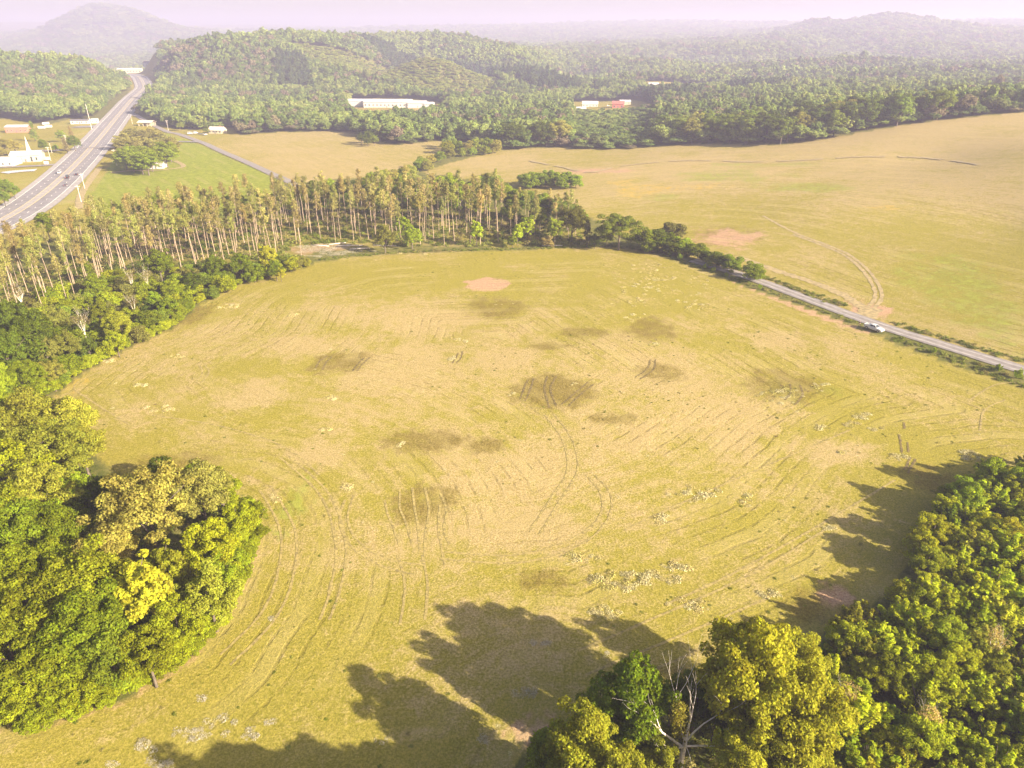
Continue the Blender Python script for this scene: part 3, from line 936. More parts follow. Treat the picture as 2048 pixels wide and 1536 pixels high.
def lobes_crown(H, Rx, zc, Rz, nl, lobe, n, size, mat, up=0.25, rnd=0.55, flat=0.8, inner=0.12, asp=0.75, name='crown', tier=None):
    """a crown of leaf clumps: lobes spread through an uneven ellipsoid, leaves on the lobes' skins"""
    d = sph(nl * 3)
    d = d[d[:, 2] > -0.55][:nl]
    nl = len(d)
    rr = (0.40 + 0.60 * rng.random(nl) ** 0.6) * (1 + .13 * rng.normal(size=nl))
    Lc = d * rr[:, None] * np.array([Rx * (1 - lobe * .6), Rx * (1 - lobe * .6), Rz * (1 - lobe * .6)])
    Lc[:, 0] *= 1 + .15 * rng.normal()
    Lc[:, 2] += zc
    Lr = Rx * lobe * (0.65 + 0.6 * rng.random(nl))
    if tier is not None:
        # narrower towards the top (tier 1) or towards the foot (tier -1)
        f = 1 - tier * np.clip((Lc[:, 2] - zc) / Rz, -1, 1) * .55
        Lc[:, :2] *= f[:, None]
        Lr *= np.clip(f, .5, 1.2)
    w = Lr ** 2
    k = rng.choice(nl, size=int(n * 1.7), p=w / w.sum())
    dd = sph(len(k))
    dd[:, 2] = np.abs(dd[:, 2]) * np.where(rng.random(len(k)) < 0.78, 1, -0.8)
    rad_ = Lr[k] * (1 - inner * 3 * rng.random(len(k)) ** 2 + 0.10 * rng.normal(size=len(k)))
    C = Lc[k] + dd * rad_[:, None] * np.array([1, 1, flat])
    # drop leaves that are deep inside another lobe
    keep = np.ones(len(C), bool)
    for j in range(nl):
        q = (C - Lc[j]) / (Lr[j] * np.array([1, 1, flat]))
        keep &= (np.einsum('ij,ij->i', q, q) > 0.42) | (k == j)
    C, dd, k = C[keep][:n], dd[keep][:n], k[keep][:n]
    Nrm = dd * (1 - rnd) + sph(len(C)) * rnd + np.array([0, 0, up])
    tone = np.clip(0.5 + 0.22 * rng.normal(size=len(C)) + (hash2(k * 1.0, k * 0.0, 5) - .5) * .35, 0, 1)
    return leaf_mesh(name, C, Nrm, np.full(len(C), size), tone, mat, asp), Lc, Lr


def trunk_mesh(H, r0, top, Lc=None, nl=7, lean=0.0, n=6, bare=0, mat=None, name='trunk'):
    mb = MB()
    k = 6
    wob = rng.normal(size=(k, 2)) * H * 0.012
    pts = [(wob[i, 0] * i / k + lean * (i / (k - 1)) * H * .1, wob[i, 1] * i / k, top * i / (k - 1)) for i in range(k)]
    mb.tube([(0, 0, -0.5)] + pts, [r0 * 1.35] + [r0 * (1 - 0.7 * i / (k - 1)) for i in range(k)], n)
    if Lc is not None:
        sel = rng.permutation(len(Lc))[:nl]
        for j in sel:
            c = Lc[j]
            zb = max(top * 0.35, min(top * .95, c[2] - np.hypot(c[0], c[1]) * 0.9 - .2 * H * .3))
            f = zb / top
            m_ = ((c[0]) * .45 + rng.normal() * .2, c[1] * .45 + rng.normal() * .2, zb + (c[2] - zb) * .6)
            px_ = pts[min(k - 1, int(f * (k - 1)))]
            mb.tube([(px_[0], px_[1], zb), m_, (c[0], c[1], c[2])], [r0 * .42, r0 * .25, r0 * .08], 5, False)
    me = mb.mesh(name, True)
    me.materials.append(mat or MT['bark'])
    return me


def branching(mb, p, d, L, r, depth, spread=0.6, n=5, kids=3, up=0.1):
    p, d = Vector(p), Vector(d).normalized()
    pts, rr = [p.copy()], [r]
    q = p.copy()
    for i in range(3):
        d = (d + Vector(rng.normal(size=3)) * 0.12 + Vector((0, 0, up * .3))).normalized()
        q = q + d * L / 3
        pts.append(q.copy())
        rr.append(r * (1 - 0.2 * (i + 1)))
    mb.tube(pts, rr, n if depth > 1 else 4, False)
    if depth > 0:
        for c in range(kids):
            f = random.uniform(0.45, 1.0)
            i = min(3, int(f * 3) + 1) if c else 3
            a = Vector(rng.normal(size=3)).normalized()
            nd_ = (d + a * spread + Vector((0, 0, up))).normalized()
            branching(mb, pts[i], nd_, L * random.uniform(.55, .8), rr[i] * .62, depth - 1, spread, n, kids, up)


PROTO = {}


def proto(kind, crown, trunk):
    PROTO.setdefault(kind, []).append((crown, trunk))


for k in range(4):    # broad spreading oaks, H 16, R 6
    c, Lc, Lr = lobes_crown(16, 6.6, 9.8, 5.9, 105, .19, 19000, .36, MT['leaf'], rnd=.5, flat=.72)
    proto('oak', c, trunk_mesh(16, .38, 11, Lc, 12))
for k in range(4):    # rounder, denser trees, H 14, R 4.6
    c, Lc, Lr = lobes_crown(14, 4.9, 7.8, 5.8, 80, .21, 12500, .35, MT['leaf'], tier=.35)
    proto('maple', c, trunk_mesh(14, .28, 10, Lc, 7))
for k in range(2):    # tall, large pale leaves, upright limbs
    c, Lc, Lr = lobes_crown(17, 4.6, 9.4, 7.2, 60, .21, 6500, .52, MT['leaf'], asp=.95, rnd=.65)
    proto('poplar', c, trunk_mesh(17, .26, 14, Lc, 10))
for k in range(4):    # understory dome to the ground, H 6
    c, Lc, Lr = lobes_crown(6, 3.1, 2.5, 3.1, 46, .25, 5200, .30, MT['leaf'])
    proto('shrub', c, trunk_mesh(6, .10, 3.4, Lc, 6))
for k in range(5):    # feathery thicket saplings with upright sprays, H 7
    nst = 26
    Cs, Ns = [], []
    for s in range(nst):
        a, q = rng.random() * 6.283, rng.random() ** .6
        b0 = np.array([math.cos(a) * q * 1.0, math.sin(a) * q * 1.0, 0.8 + 1.6 * rng.random()])
        tip = b0 + np.array([math.cos(a) * q * 1.25, math.sin(a) * q * 1.25, (5.9 - 2.8 * q) * (.7 + .3 * rng.random()) - .8])
        m = 150
        t = rng.random(m) ** .8
        P = b0 + (tip - b0) * t[:, None]
        sp = (0.62 * (1 - t) + .16)[:, None]
        off = sph(m) * np.array([1, 1, .8]) * sp * rng.random((m, 1)) ** .4
        Cs.append(P + off)
        Ns.append(off * 2.0 + rng.normal(size=(m, 3)) * .35 + np.array([0, 0, .3]))
    C, Nn = np.vstack(Cs), np.vstack(Ns)
    tone = np.clip(.5 + .25 * rng.normal(size=len(C)) + (np.repeat(rng.random(nst), 150) - .5) * .5, 0, 1)
    cr = leaf_mesh('crown', C, Nn, np.full(len(C), .30), tone, MT['leaf'], .6)
    mb = MB()
    for s in range(5):
        a = rng.random() * 6.28
        mb.tube([(0, 0, -.3), (.3 * math.cos(a), .3 * math.sin(a), 2), (.9 * math.cos(a), .9 * math.sin(a), 4.6)], [.08, .05, .02], 4, False)
    tm = mb.mesh('trunk')
    tm.materials.append(MT['bark'])
    proto('sapling', cr, tm)
for k in range(6):    # thinned pines: bare bole, narrow plume of needles at the top, H 24
    H = 24
    z0 = 13.5 + rng.random() * 2.5
    nb = 24
    Cs, Ns = [], []
    for s in range(nb):
        f = rng.random() ** .8
        z = z0 + (H - z0 - .8) * f
        a = rng.random() * 6.283
        L = (2.15 * (1 - f) ** .6 + .5) * (.5 + .7 * rng.random()) * (0.55 + .45 * min(1, f * 5))
        m = 90
        t = rng.random(m) ** .75
        P = np.stack([np.cos(a) * L * t, np.sin(a) * L * t, z + L * (.35 * t)], -1)
        off = rng.normal(size=(m, 3)) * .32
        Cs.append(P + off)
        Ns.append(off + rng.normal(size=(m, 3)) * .3 + np.array([0, 0, .3]))
    C, Nn = np.vstack(Cs), np.vstack(Ns)
    tone = np.clip(.5 + .28 * rng.normal(size=len(C)), 0, 1)
    cr = leaf_mesh('crown', C, Nn, np.full(len(C), .38), tone, MT['needle'], .45)
    proto('pine', cr, trunk_mesh(H, .175, H - .6, None, lean=rng.normal() * .25, n=6, mat=MT['pine_bark']))
for k in range(2):    # dark full conifers
    nb = 60
    Cs = []
    for s in range(nb):
        f = rng.random()
        z, a = 2 + 13 * f, rng.random() * 6.283
        L = (3.4 * (1 - f) + .5) * (.7 + .4 * rng.random())
        t = rng.random(70) ** .6
        Cs.append(np.stack([np.cos(a) * L * t, np.sin(a) * L * t, z - .12 * L * t], -1) + rng.normal(size=(70, 3)) * .3)
    C = np.vstack(Cs)
    Nn = C * np.array([1, 1, 0]) * .25 + rng.normal(size=C.shape) * .5 + np.array([0, 0, .4])
    cr = leaf_mesh('crown', C, Nn, np.full(len(C), .5), np.clip(.5 + .25 * rng.normal(size=len(C)), 0, 1), MT['needle'], .5)
    proto('cedar', cr, trunk_mesh(15, .22, 14, None))
for k in range(3):    # leafless pale tree with a veil of buds
    mb = MB()
    mb.tube([(0, 0, -.4), (.1, 0, 2.5), (0, .1, 4.5)], [.22, .18, .15], 6, False)
    for s in range(4):
        a = s * 1.57 + rng.random()
        branching(mb, (0, .05, 3.6 + .3 * s), (math.cos(a) * .5, math.sin(a) * .5, 1), 3.4, .12, 3, .55, 5, 3, .35)
    tm = mb.mesh('trunk')
    tm.materials.append(MT['grey_wood'])
    c, Lc, Lr = lobes_crown(11, 3.0, 8.0, 3.4, 24, .30, 900, .26, MT['leaf'])
    proto('bare', c, tm)


def low(me_name, H, R, zc, Rz, nl, n, size, tier=None, squash=.85, mat=None):
    c, Lc, Lr = lobes_crown(H, R, zc, Rz, nl, .34, n, size, mat or MT['wood_leaf'], asp=.95, rnd=.42, flat=squash, tier=tier)
    return c


KINDS_ = {'oak': 16, 'maple': 14, 'poplar': 17, 'shrub': 6, 'sapling': 7, 'pine': 24, 'cedar': 15, 'bare': 11}
NAMES = {'oak': ('broadleaf_tree', 'tree'), 'maple': ('broadleaf_tree', 'tree'), 'poplar': ('broadleaf_tree', 'tree'), 'shrub': ('shrub', 'shrub'),
         'sapling': ('sapling', 'sapling'), 'pine': ('pine_tree', 'pine tree'), 'cedar': ('cedar_tree', 'cedar tree'), 'bare': ('bare_tree', 'tree')}
PLACED = []
pcount = {}


def plant(kind, x, y, H, label, group=None, color=(.09, .12, .02), wide=1.0, rz=None, lean=None, var=0.18):
    ps = PROTO[kind]
    i = pcount.get(kind, 0)
    pcount[kind] = i + 1
    cr, tr = ps[i % len(ps)] if kind != 'x' else ps[0]
    s = H / KINDS_[kind]
    root = empty(NAMES[kind][0], x, y, None, rng.random() * 6.283 if rz is None else rz)
    root.scale = (s * wide, s * wide, s)
    if lean:
        root.rotation_euler[0] = lean[0]
        root.rotation_euler[1] = lean[1]
    tag(root, label, NAMES[kind][1], group)
    t = link('trunk', tr, None, root)
    c = link('crown', cr, None, root)
    f = 1 + rng.normal() * var
    if color[2] < .045:
        color = (min(max(color[0], .72 * color[1]), .94 * color[1]), color[1], color[2])
    g = rng.normal() * .03
    c.color = (color[0] * 1.5 * f * (1 + g), color[1] * 1.42 * f, color[2] * 1.2 * f * (1 - g), 1)
    PLACED.append((x, y, s * 5))
    return root


YG, GR, OL, DK, PO = (.17, .20, .012), (.115, .150, .010), (.205, .20, .028), (.06, .088, .010), (.235, .25, .022)
BR = (.165, .145, .065)


def place_px(kind, px, py, H, label, group=None, color=GR, wide=1.0, cz=.62, **k):
    x, y = G(px, py, H * cz)
    return plant(kind, x, y, H, label, group, color, wide, **k)


def jitter_fill(poly, sp, jit=.42):
    x0, y0 = poly.min(0)
    x1, y1 = poly.max(0)
    out = []
    j = 0
    y = y0
    while y < y1:
        x = x0 + (j % 2) * sp / 2
        while x < x1:
            out.append((x + (rng.random() - .5) * 2 * jit * sp, y + (rng.random() - .5) * 2 * jit * sp))
            x += sp
        y += sp * .866
        j += 1
    out = np.array(out)
    return out[pin(poly, out[:, 0], out[:, 1])]


# --- the wood that bulges into the meadow at the lower left
NAMED = [
    ('oak', 50, 836, 17, OL, 'olive yellow oak at the top corner of the rounded wood'), ('oak', 136, 845, 15, OL, 'olive yellow oak leaning out over the meadow at the top of the rounded wood'),
    ('oak', 76, 900, 18, OL, 'broad yellow oak just below the top corner of the rounded wood'), ('oak', 6, 940, 17, YG, 'yellow oak cut by the photo edge high in the rounded wood'),
    ('oak', 160, 892, 13, OL, 'smaller yellow oak beside the meadow edge at the top of the rounded wood'), ('oak', 80, 985, 16, OL, 'golden crowned oak between dark green neighbours in the rounded wood'),
    ('oak', 4, 1024, 15, YG, 'yellow green tree at the photo edge beside the golden oak'), ('maple', 152, 985, 13, GR, 'mid green tree right of the golden oak'),
    ('maple', 210, 990, 12, DK, 'dark green tree in the hollow behind the pale oak'), ('shrub', 318, 945, 9, DK, 'small dark round tree sticking up at the far rim of the rounded wood'),
    ('maple', 376, 960, 10, GR, 'green tree at the far rim behind the pale oak'), ('maple', 440, 975, 11, YG, 'bright green tree at the far right rim of the rounded wood'),
    ('maple', 475, 1040, 10, YG, 'bright green tree at the rightmost bulge of the rounded wood'), ('oak', 290, 1015, 19, (.245, .24, .062), 'large pale oak with straw coloured crown in the middle of the rounded wood'),
    ('oak', 400, 985, 15, (.24, .235, .06), 'pale oak reaching right from behind the large straw coloured oak'), ('oak', 215, 1092, 12, (.23, .225, .055), 'small pale oak left below the large straw coloured oak'),
    ('oak', 168, 1122, 10, (.20, .185, .06), 'low greyish oak with straw leaves above the poplar'), ('oak', 50, 1065, 15, GR, 'broad green tree with layered crown left of the hollow'),
    ('oak', 118, 1070, 14, GR, 'broad green tree on the near rim of the hollow'), ('poplar', 285, 1185, 18, PO, 'light green tree with large leaves standing in front of the pale oak'),
    ('poplar', 222, 1160, 15, PO, 'slim light green tree left of the large leaved tree'), ('poplar', 335, 1140, 14, PO, 'light green tree right of the large leaved tree'),
    ('maple', 418, 1088, 14, YG, 'yellow green tree above the fine leaved dome'), ('maple', 415, 1185, 13, (.15, .16, .02), 'fine leaved olive dome beside the meadow curve'),
    ('oak', 60, 1150, 16, GR, 'green tree with a ridged crown left of the slim tree'), ('oak', 150, 1190, 17, (.125, .145, .010), 'tall green tree below the low greyish oak'),
    ('oak', 50, 1225, 16, (.125, .145, .010), 'green tree in the second row from the left photo edge'), ('oak', 172, 1260, 16, GR, 'wide green tree below the large leaved tree'),
    ('oak', 20, 1300, 14, (.125, .145, .010), 'green tree at the photo edge above the bottom fringe'), ('maple', 110, 1305, 14, GR, 'green tree above the bottom fringe of the rounded wood'),
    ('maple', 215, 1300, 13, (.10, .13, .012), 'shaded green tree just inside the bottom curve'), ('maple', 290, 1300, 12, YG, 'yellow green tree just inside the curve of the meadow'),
    ('maple', 350, 1240, 12, YG, 'yellow green tree between the dome and the bottom fringe'), ('oak', -60, 900, 17, OL, 'yellow oak just outside the photo'), ('oak', -70, 1080, 17, GR, 'green tree just outside the photo'),
    ('oak', -80, 1250, 16, GR, 'tall green tree just outside the photo'), ('maple', 60, 1360, 10, YG, 'low yellow green tree above the lower left verge'), ('maple', 150, 1350, 10, YG, 'low green tree beside the bottom curve of the wood'),
    ('maple', 450, 1120, 10, GR, 'small green tree behind the fringe at the rightmost bulge')]
for kd, px, py, H, c, lb in NAMED:
    place_px(kd, px, py, H, lb, None, c)
FR = GP([(30, 1420), (120, 1405), (210, 1375), (290, 1340), (360, 1285), (420, 1225), (460, 1160), (485, 1095), (495, 1040)], 1.5)
FRr = resample(FR, 3.0)
for i, (x, y) in enumerate(FRr):
    for q in range(1):
        plant('shrub', x + rng.normal() * .8 - q * 2.2, y + rng.normal() * .8 + q * 1.2, 3.6 + rng.random() * 2 + q * 1.5, 'yellow green shrub in the sunny fringe round the rounded wood',
              'fringe shrubs round the rounded wood', (.165, .20, .012), 1.1)

# --- trees on the lower right
LR_ = [('oak', 1500, 1330, 22, (.17, .18, .015), .74, 'tallest tree at the meadow corner, green top and golden lower crown', .66), ('oak', 1575, 1420, 19, (.205, .20, .018), .75, 'golden yellow tree leaning against the right side of the tallest tree', .6),
       ('oak', 1590, 1330, 14, (.18, .20, .02), .7, 'yellow green tree behind the tallest tree by the thicket', .6),
       ('oak', 1165, 1495, 17, (.20, .20, .018), .7, 'yellow green tree left of the bleached dead tree', .65), ('oak', 1235, 1560, 15, (.20, .19, .018), .65, 'yellow tree at the bottom edge between two green ones', .65),
       ('maple', 1272, 1385, 17, (.075, .125, .008), .8, 'deep green narrow tree above the bleached dead tree', .62), ('maple', 1290, 1465, 10, (.15, .19, .02), .9, 'small yellow green tree under the deep green one', .6),
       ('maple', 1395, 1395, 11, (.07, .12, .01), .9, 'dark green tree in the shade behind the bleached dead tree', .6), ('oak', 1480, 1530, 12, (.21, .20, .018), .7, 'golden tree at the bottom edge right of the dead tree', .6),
       ('maple', 1320, 1530, 9, (.20, .19, .02), .9, 'olive tree at the foot of the dead tree', .6), ('oak', 1600, 1500, 13, (.20, .20, .02), .75, 'olive yellow tree below the golden tree', .6),
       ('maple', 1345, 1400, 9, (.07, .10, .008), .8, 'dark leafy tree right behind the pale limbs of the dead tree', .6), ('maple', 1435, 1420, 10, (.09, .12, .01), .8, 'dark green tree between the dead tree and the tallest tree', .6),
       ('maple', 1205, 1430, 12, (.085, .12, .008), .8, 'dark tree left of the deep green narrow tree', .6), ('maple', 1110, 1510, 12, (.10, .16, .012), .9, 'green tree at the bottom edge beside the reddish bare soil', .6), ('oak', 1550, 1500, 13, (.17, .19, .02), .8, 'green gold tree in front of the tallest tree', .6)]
for kd, px, py, H, c, wd, lb, cz in LR_:
    place_px(kd, px, py, H, lb, None, c, wd, cz)
for i, (x, y, H) in enumerate([(-6, 40, 18), (3, 38, 20), (11, 37, 20), (20, 36, 20), (16, 29, 22), (0, 30, 20), (-14, 38, 18), (-22, 38, 15), (29, 33, 20), (8, 44, 15), (20, 44, 15), (30, 40, 16)]):
    plant('oak', x, y, H, 'tall tree just below the photo whose shadow falls across the meadow', 'trees below the photo that shade the meadow', GR, 1.0)

# bleached dead tree
def dead_tree(px, py, H, label, ivy=False, seed=3):
    x, y = G(px, py, H * .58)
    root = tag(empty('dead_tree', x, y), label, 'dead tree')
    mb = MB()
    mb.tube([(0, 0, -.4), (.1, 0, H * .2), (.25, .1, H * .38)], [.42, .34, .28], 8, False)
    specs = [((-.75, .15, .85), .42, .22), ((.18, .1, 1), .40, .22), ((.85, -.1, .16), .40, .15), ((-.8, -.2, .1), .25, .10), ((.6, .2, .8), .36, .15), ((.1, -.5, -.1), .16, .07), ((-.25, .2, 1), .5, .15)]
    for d, L, r_ in specs:
        branching(mb, (.22, .08, H * (.30 + .08 * rng.random())), d, L * H, r_, 2, .38, 6, 3, .1)
    mb.build('trunk', MT['grey_wood'], root, True)
    C, L_ = [], []
    m = 1400
    t = rng.random(m)
    P = np.stack([-.6 + rng.normal(size=m) * .45 - t * .5, .5 + rng.normal(size=m) * .45, H * (.42 + .42 * t)], -1)
    me = leaf_mesh('ivy', P, rng.normal(size=(m, 3)) + np.array([0, 0, .3]), np.full(m, .24), rng.random(m), MT['leaf'])
    o = link('ivy', me, None, root)
    o.color = (.22, .20, .03, 1)
    return root


dead_tree(1372, 1455, 14.5, 'bleached leafless dead tree with forked white limbs at the bottom of the photo')
x, y = G(1450, 1440, 5)
root = tag(empty('dead_tree', x, y), 'thin dead snag wrapped in green ivy right of the bleached dead tree', 'dead tree')
mb = MB()
branching(mb, (0, 0, 0), (.1, .05, 1), 7, .16, 2, .35, 5, 3, .3)
branching(mb, (0, 0, 2), (.7, .1, .7), 4, .12, 2, .35, 5, 2, .1)
mb.build('trunk', MT['grey_wood'], root, True)
m = 1200
t = rng.random(m)
sgn = rng.random(m) < .5
P = np.stack([np.where(sgn, .5 * t, 2.8 * t) + rng.normal(size=m) * .3, rng.normal(size=m) * .3, np.where(sgn, 1 + 7 * t, 2 + 3 * t) + rng.normal(size=m) * .2], -1)
o = link('ivy', leaf_mesh('ivy', P, rng.normal(size=(m, 3)), np.full(m, .26), rng.random(m), MT['leaf']), None, root)
o.color = (.07, .15, .01, 1)

# --- the thicket on the right
TH = GP([(1655, 1285), (1720, 1225), (1775, 1185), (1830, 1130), (1850, 1060), (1900, 1000), (1960, 945), (2048, 925), (2140, 925), (2140, 1100), (2140, 1590), (1630, 1590), (1640, 1400)], 3.0)
pts = jitter_fill(TH, 3.9, .38)
pts = pts[np.argsort(-pts[:, 1])]
TC = [(.17, .22, .012), (.21, .25, .014), (.24, .25, .02), (.12, .165, .012), (.18, .225, .014), (.22, .21, .025)]
TL = ['feathery mid green sapling in the dense thicket', 'feathery yellow green sapling in the dense thicket', 'pale gold tipped sapling in the dense thicket', 'dark green sapling in the dense thicket',
      'soft green sapling in the dense thicket', 'brownish olive sapling in the dense thicket']
nsap = 0
for x, y in pts:
    q = y / (CP * y + SP * CAM_H)
    far_ = y > 95 or x > 62
    H = 5.0 + rng.random() * 2.6 + 1.0 * fbm(x / 12, y / 12, 3)
    ci = int(rng.integers(6)) if fbm(x / 15., y / 15., 8) < .55 else 1
    rv = rng.random()
    if rv < .06:
        continue
    if rv < .20 or (y > 96 and rv < .55):
        plant('maple', x, y, 5 + rng.random() * 2.8, 'rounded leafy tree rising among the thicket saplings', 'rounded trees in the thicket', [(.19, .215, .012), (.215, .23, .014), (.15, .175, .012)][int(rng.integers(3))], 1.35)
        continue
    H *= .7 + .55 * rng.random()
    if nsap < 295:
        plant('sapling', x, y, H, TL[ci] + (' at its far end by the meadow' if y > 90 else ' near the bottom of the photo' if y < 66 else ' in its middle'), 'saplings packed together in the thicket', TC[ci], 1.5 + .35 * rng.random())
        nsap += 1
print('saplings', nsap, len(pts))
for px, py, lb in [(1985, 945, 'bright green tree at the far end of the thicket beside the meadow'), (2040, 960, 'bright green tree by the photo edge at the far end of the thicket'), (1935, 985, 'light green bushy tree where the thicket meets the meadow')]:
    place_px('maple', px, py, 9, lb, None, (.13, .22, .015))
for px, py in [(1690, 1400), (1850, 1440), (1990, 1290)]:
    place_px('bare', px, py, 8, 'leafless pale tree standing among the thicket saplings', 'leafless trees in the thicket', (.25, .2, .1), .8)

# --- strip of mixed trees between the pine stand and the meadow
STRIP = [
    ('shrub', 35, 690, 15, DK, 1.0), ('oak', 20, 640, 17, DK, .9), ('oak', 60, 670, 17, DK, .9), ('oak', 10, 700, 16, DK, .9), ('maple', 315, 520, 14, GR, 1.1), ('maple', 345, 575, 10, GR, 1.1), ('oak', 190, 570, 11, GR, .9),
    ('maple', 430, 528, 12, GR, 1.0), ('maple', 480, 525, 12, (.09, .14, .012), 1.0), ('maple', 535, 510, 13, PO, .9), ('maple', 550, 535, 9, (.12, .20, .012), 1.0), ('maple', 385, 560, 10, (.07, .12, .01), 1.2),
    ('bare', 262, 560, 11, BR, .8), ('bare', 292, 560, 11, BR, .9), ('bare', 38, 590, 11, BR, .9), ('bare', 265, 610, 9, BR, .9), ('bare', 165, 650, 12, BR, 1.0), ('oak', 110, 640, 12, (.15, .14, .03), .8),
    ('oak', 235, 650, 11, (.17, .19, .02), .9), ('maple', 200, 620, 11, YG, .9), ('maple', 335, 610, 9, (.14, .2, .012), 1.1), ('maple', 310, 600, 9, (.14, .2, .012), 1.0), ('oak', 130, 690, 11, (.18, .15, .03), .8),
    ('maple', 175, 690, 8, (.06, .09, .015), 1.0), ('maple', 230, 680, 9, YG, 1.0), ('oak', 90, 700, 11, (.17, .14, .035), .8), ('oak', 0, 760, 12, (.13, .17, .012), .9), ('oak', 50, 750, 12, (.14, .18, .012), .9), ('oak', 100, 745, 9, (.17, .14, .03), .8),
    ('maple', 600, 520, 5, (.14, .15, .02), 1.2), ('shrub', 612, 522, 4, (.15, .16, .02), 1.0), ('oak', 170, 540, 9, GR, .8), ('shrub', 480, 545, 5, BR, 1.0), ('maple', 560, 545, 6, PO, 1.0), ('oak', 0, 810, 10, (.17, .20, .012), .9)]
TONE = {'oak': 'spreading', 'maple': 'round', 'shrub': 'low', 'bare': 'leafless pale'}
for kd, px, py, H, c, wd in STRIP:
    hue = 'dark green' if c == DK else 'bright green' if c == PO else 'brownish' if c[0] > c[1] else 'yellow green' if c[0] > .13 else 'green'
    side = 'by the left photo edge' if px < 120 else 'where the strip meets the pale chip clearing' if px > 420 else 'in the middle of the strip'
    place_px(kd, px, py, H, '%s %s tree between pines and meadow %s' % (TONE[kd], hue, side), 'mixed trees between the pine stand and the meadow', c, wd)
SF = GP([(-50, 620), (60, 600), (200, 560), (330, 530), (430, 530), (600, 525), (600, 535), (480, 566), (400, 600), (345, 650), (250, 690), (160, 735), (90, 790), (-50, 830)], 2.0)
for x, y in jitter_fill(SF, 7.0):
    c = [(.17, .21, .012), GR, (.15, .13, .035), YG, (.12, .17, .02)][int(rng.integers(5))]
    plant('shrub', x, y, 4.2 + rng.random() * 3.2, 'shrub filling the strip between the pine stand and the meadow', 'shrubs between the pine stand and the meadow', c, 1.15)
for q_, hh in ((-.3, 2.4), (-2.0, 3.6)):
    WE = offset_line(resample(wedge, 2.6), q_)
    for x, y in WE:
        plant('shrub', x + rng.normal() * .4, y + rng.normal() * .4, hh * (.8 + .5 * rng.random()), 'bright low shrub skirting the rounded wood', 'fringe shrubs round the rounded wood', (.165, .20, .012), 1.35)
SE = resample(GP([(95, 790), (170, 740), (255, 692), (345, 652), (400, 602), (480, 567), (560, 548)], .8), 4.0)
for x, y in SE:
    plant('shrub', x - 1, y + 1, 2.6 + rng.random() * 1.4, 'bright low shrub along the curved edge of the meadow', 'low shrubs lining the meadow edge below the pines', (.18, .215, .014), 1.3)

# --- thinned pine stand
npine = 0
pp = jitter_fill(PINES, 8.3, .48)
rng.shuffle(pp)
pp = pp[np.argsort(np.hypot(pp[:, 0], pp[:, 1]) + 1e-3)]
chip = GP([(565, 508), (590, 492), (660, 486), (760, 488), (790, 498), (640, 515)])
for x, y in pp:
    if npine >= 290:
        break
    if pin(chip, x, y):
        continue
    u = math.atan2(x, y)
    back_ = y / max(np.interp(u, *(lambda P: (np.sort(np.arctan2(P[:, 0], P[:, 1])), np.sort(P[:, 1])))(PINES[:8])), 1)
    dens = .95 if x < -75 else 0.85
    if x > -60 and y < 275:
        dens = .15
    if rng.random() > dens:
        continue
    H = 20 + 6 * rng.random() if x < -5 else 16.5 + 3.5 * rng.random()
    zone = 'at the dense end of the stand toward the highway' if x < -130 else 'in the middle of the thinned stand' if x < -20 else 'at the open end of the stand toward the country road'
    lean = (rng.normal() * .02, rng.normal() * .02)
    if rng.random() < .03:
        lean = (rng.normal() * .05, .28 * np.sign(rng.normal()))
    plant('pine', x, y, H, 'tall bare trunked pine ' + zone, 'tall pines left standing in the thinned stand', [(.18, .175, .065), (.16, .175, .05), (.19, .165, .07)][int(rng.integers(3))], .8 + .45 * rng.random(), lean=lean)
    npine += 1
print('pines', npine, len(pp))
# young green trees in front of the stand
for i, (px, py, H, kd, c) in enumerate([(806, 450, 13, 'poplar', (.23, .30, .025)), (823, 468, 11, 'maple', (.14, .19, .015)), (768, 470, 13, 'maple', (.14, .13, .03)), (953, 458, 13, 'poplar', (.23, .30, .025)), (1055, 450, 13, 'poplar', (.23, .30, .025)),
                                        (1035, 462, 11, 'poplar', (.23, .30, .025)), (1110, 455, 13, 'poplar', (.23, .30, .025)), (1025, 480, 6, 'maple', GR), (1240, 455, 16, 'oak', (.11, .14, .02)), (1175, 462, 12, 'cedar', (.10, .08, .03)), (1145, 440, 16, 'oak', (.13, .14, .025)),
                                        (1215, 470, 9, 'maple', GR), (1190, 478, 7, 'maple', (.12, .16, .02)), (1095, 478, 6, 'shrub', BR)]):
    lbs = ['bright green young tree standing clear left of the open pines', 'second green young tree touching the bright one before the pines', 'rusty green thin tree left of the two young green trees', 'slim yellow green tree with a column crown before the pines',
           'bright lime tree with bare lower stems before the dark trees', 'smaller lime tree half behind the bright lime tree', 'short lime tree nearest the country road end of the stand', 'low green tree at the foot of the lime trees',
           'large round green tree at the top corner of the meadow', 'dark brownish cedar beside the large round tree', 'tall olive tree at the right end of the pine stand', 'small green tree below the dark cedar',
           'low bush like tree at the meadow corner', 'reddish brown shrub between the lime trees']
    place_px(kd, px, py, H, lbs[i], None, c, 1.3 if px == 1240 else 1.1 if kd != 'poplar' else 1.0)
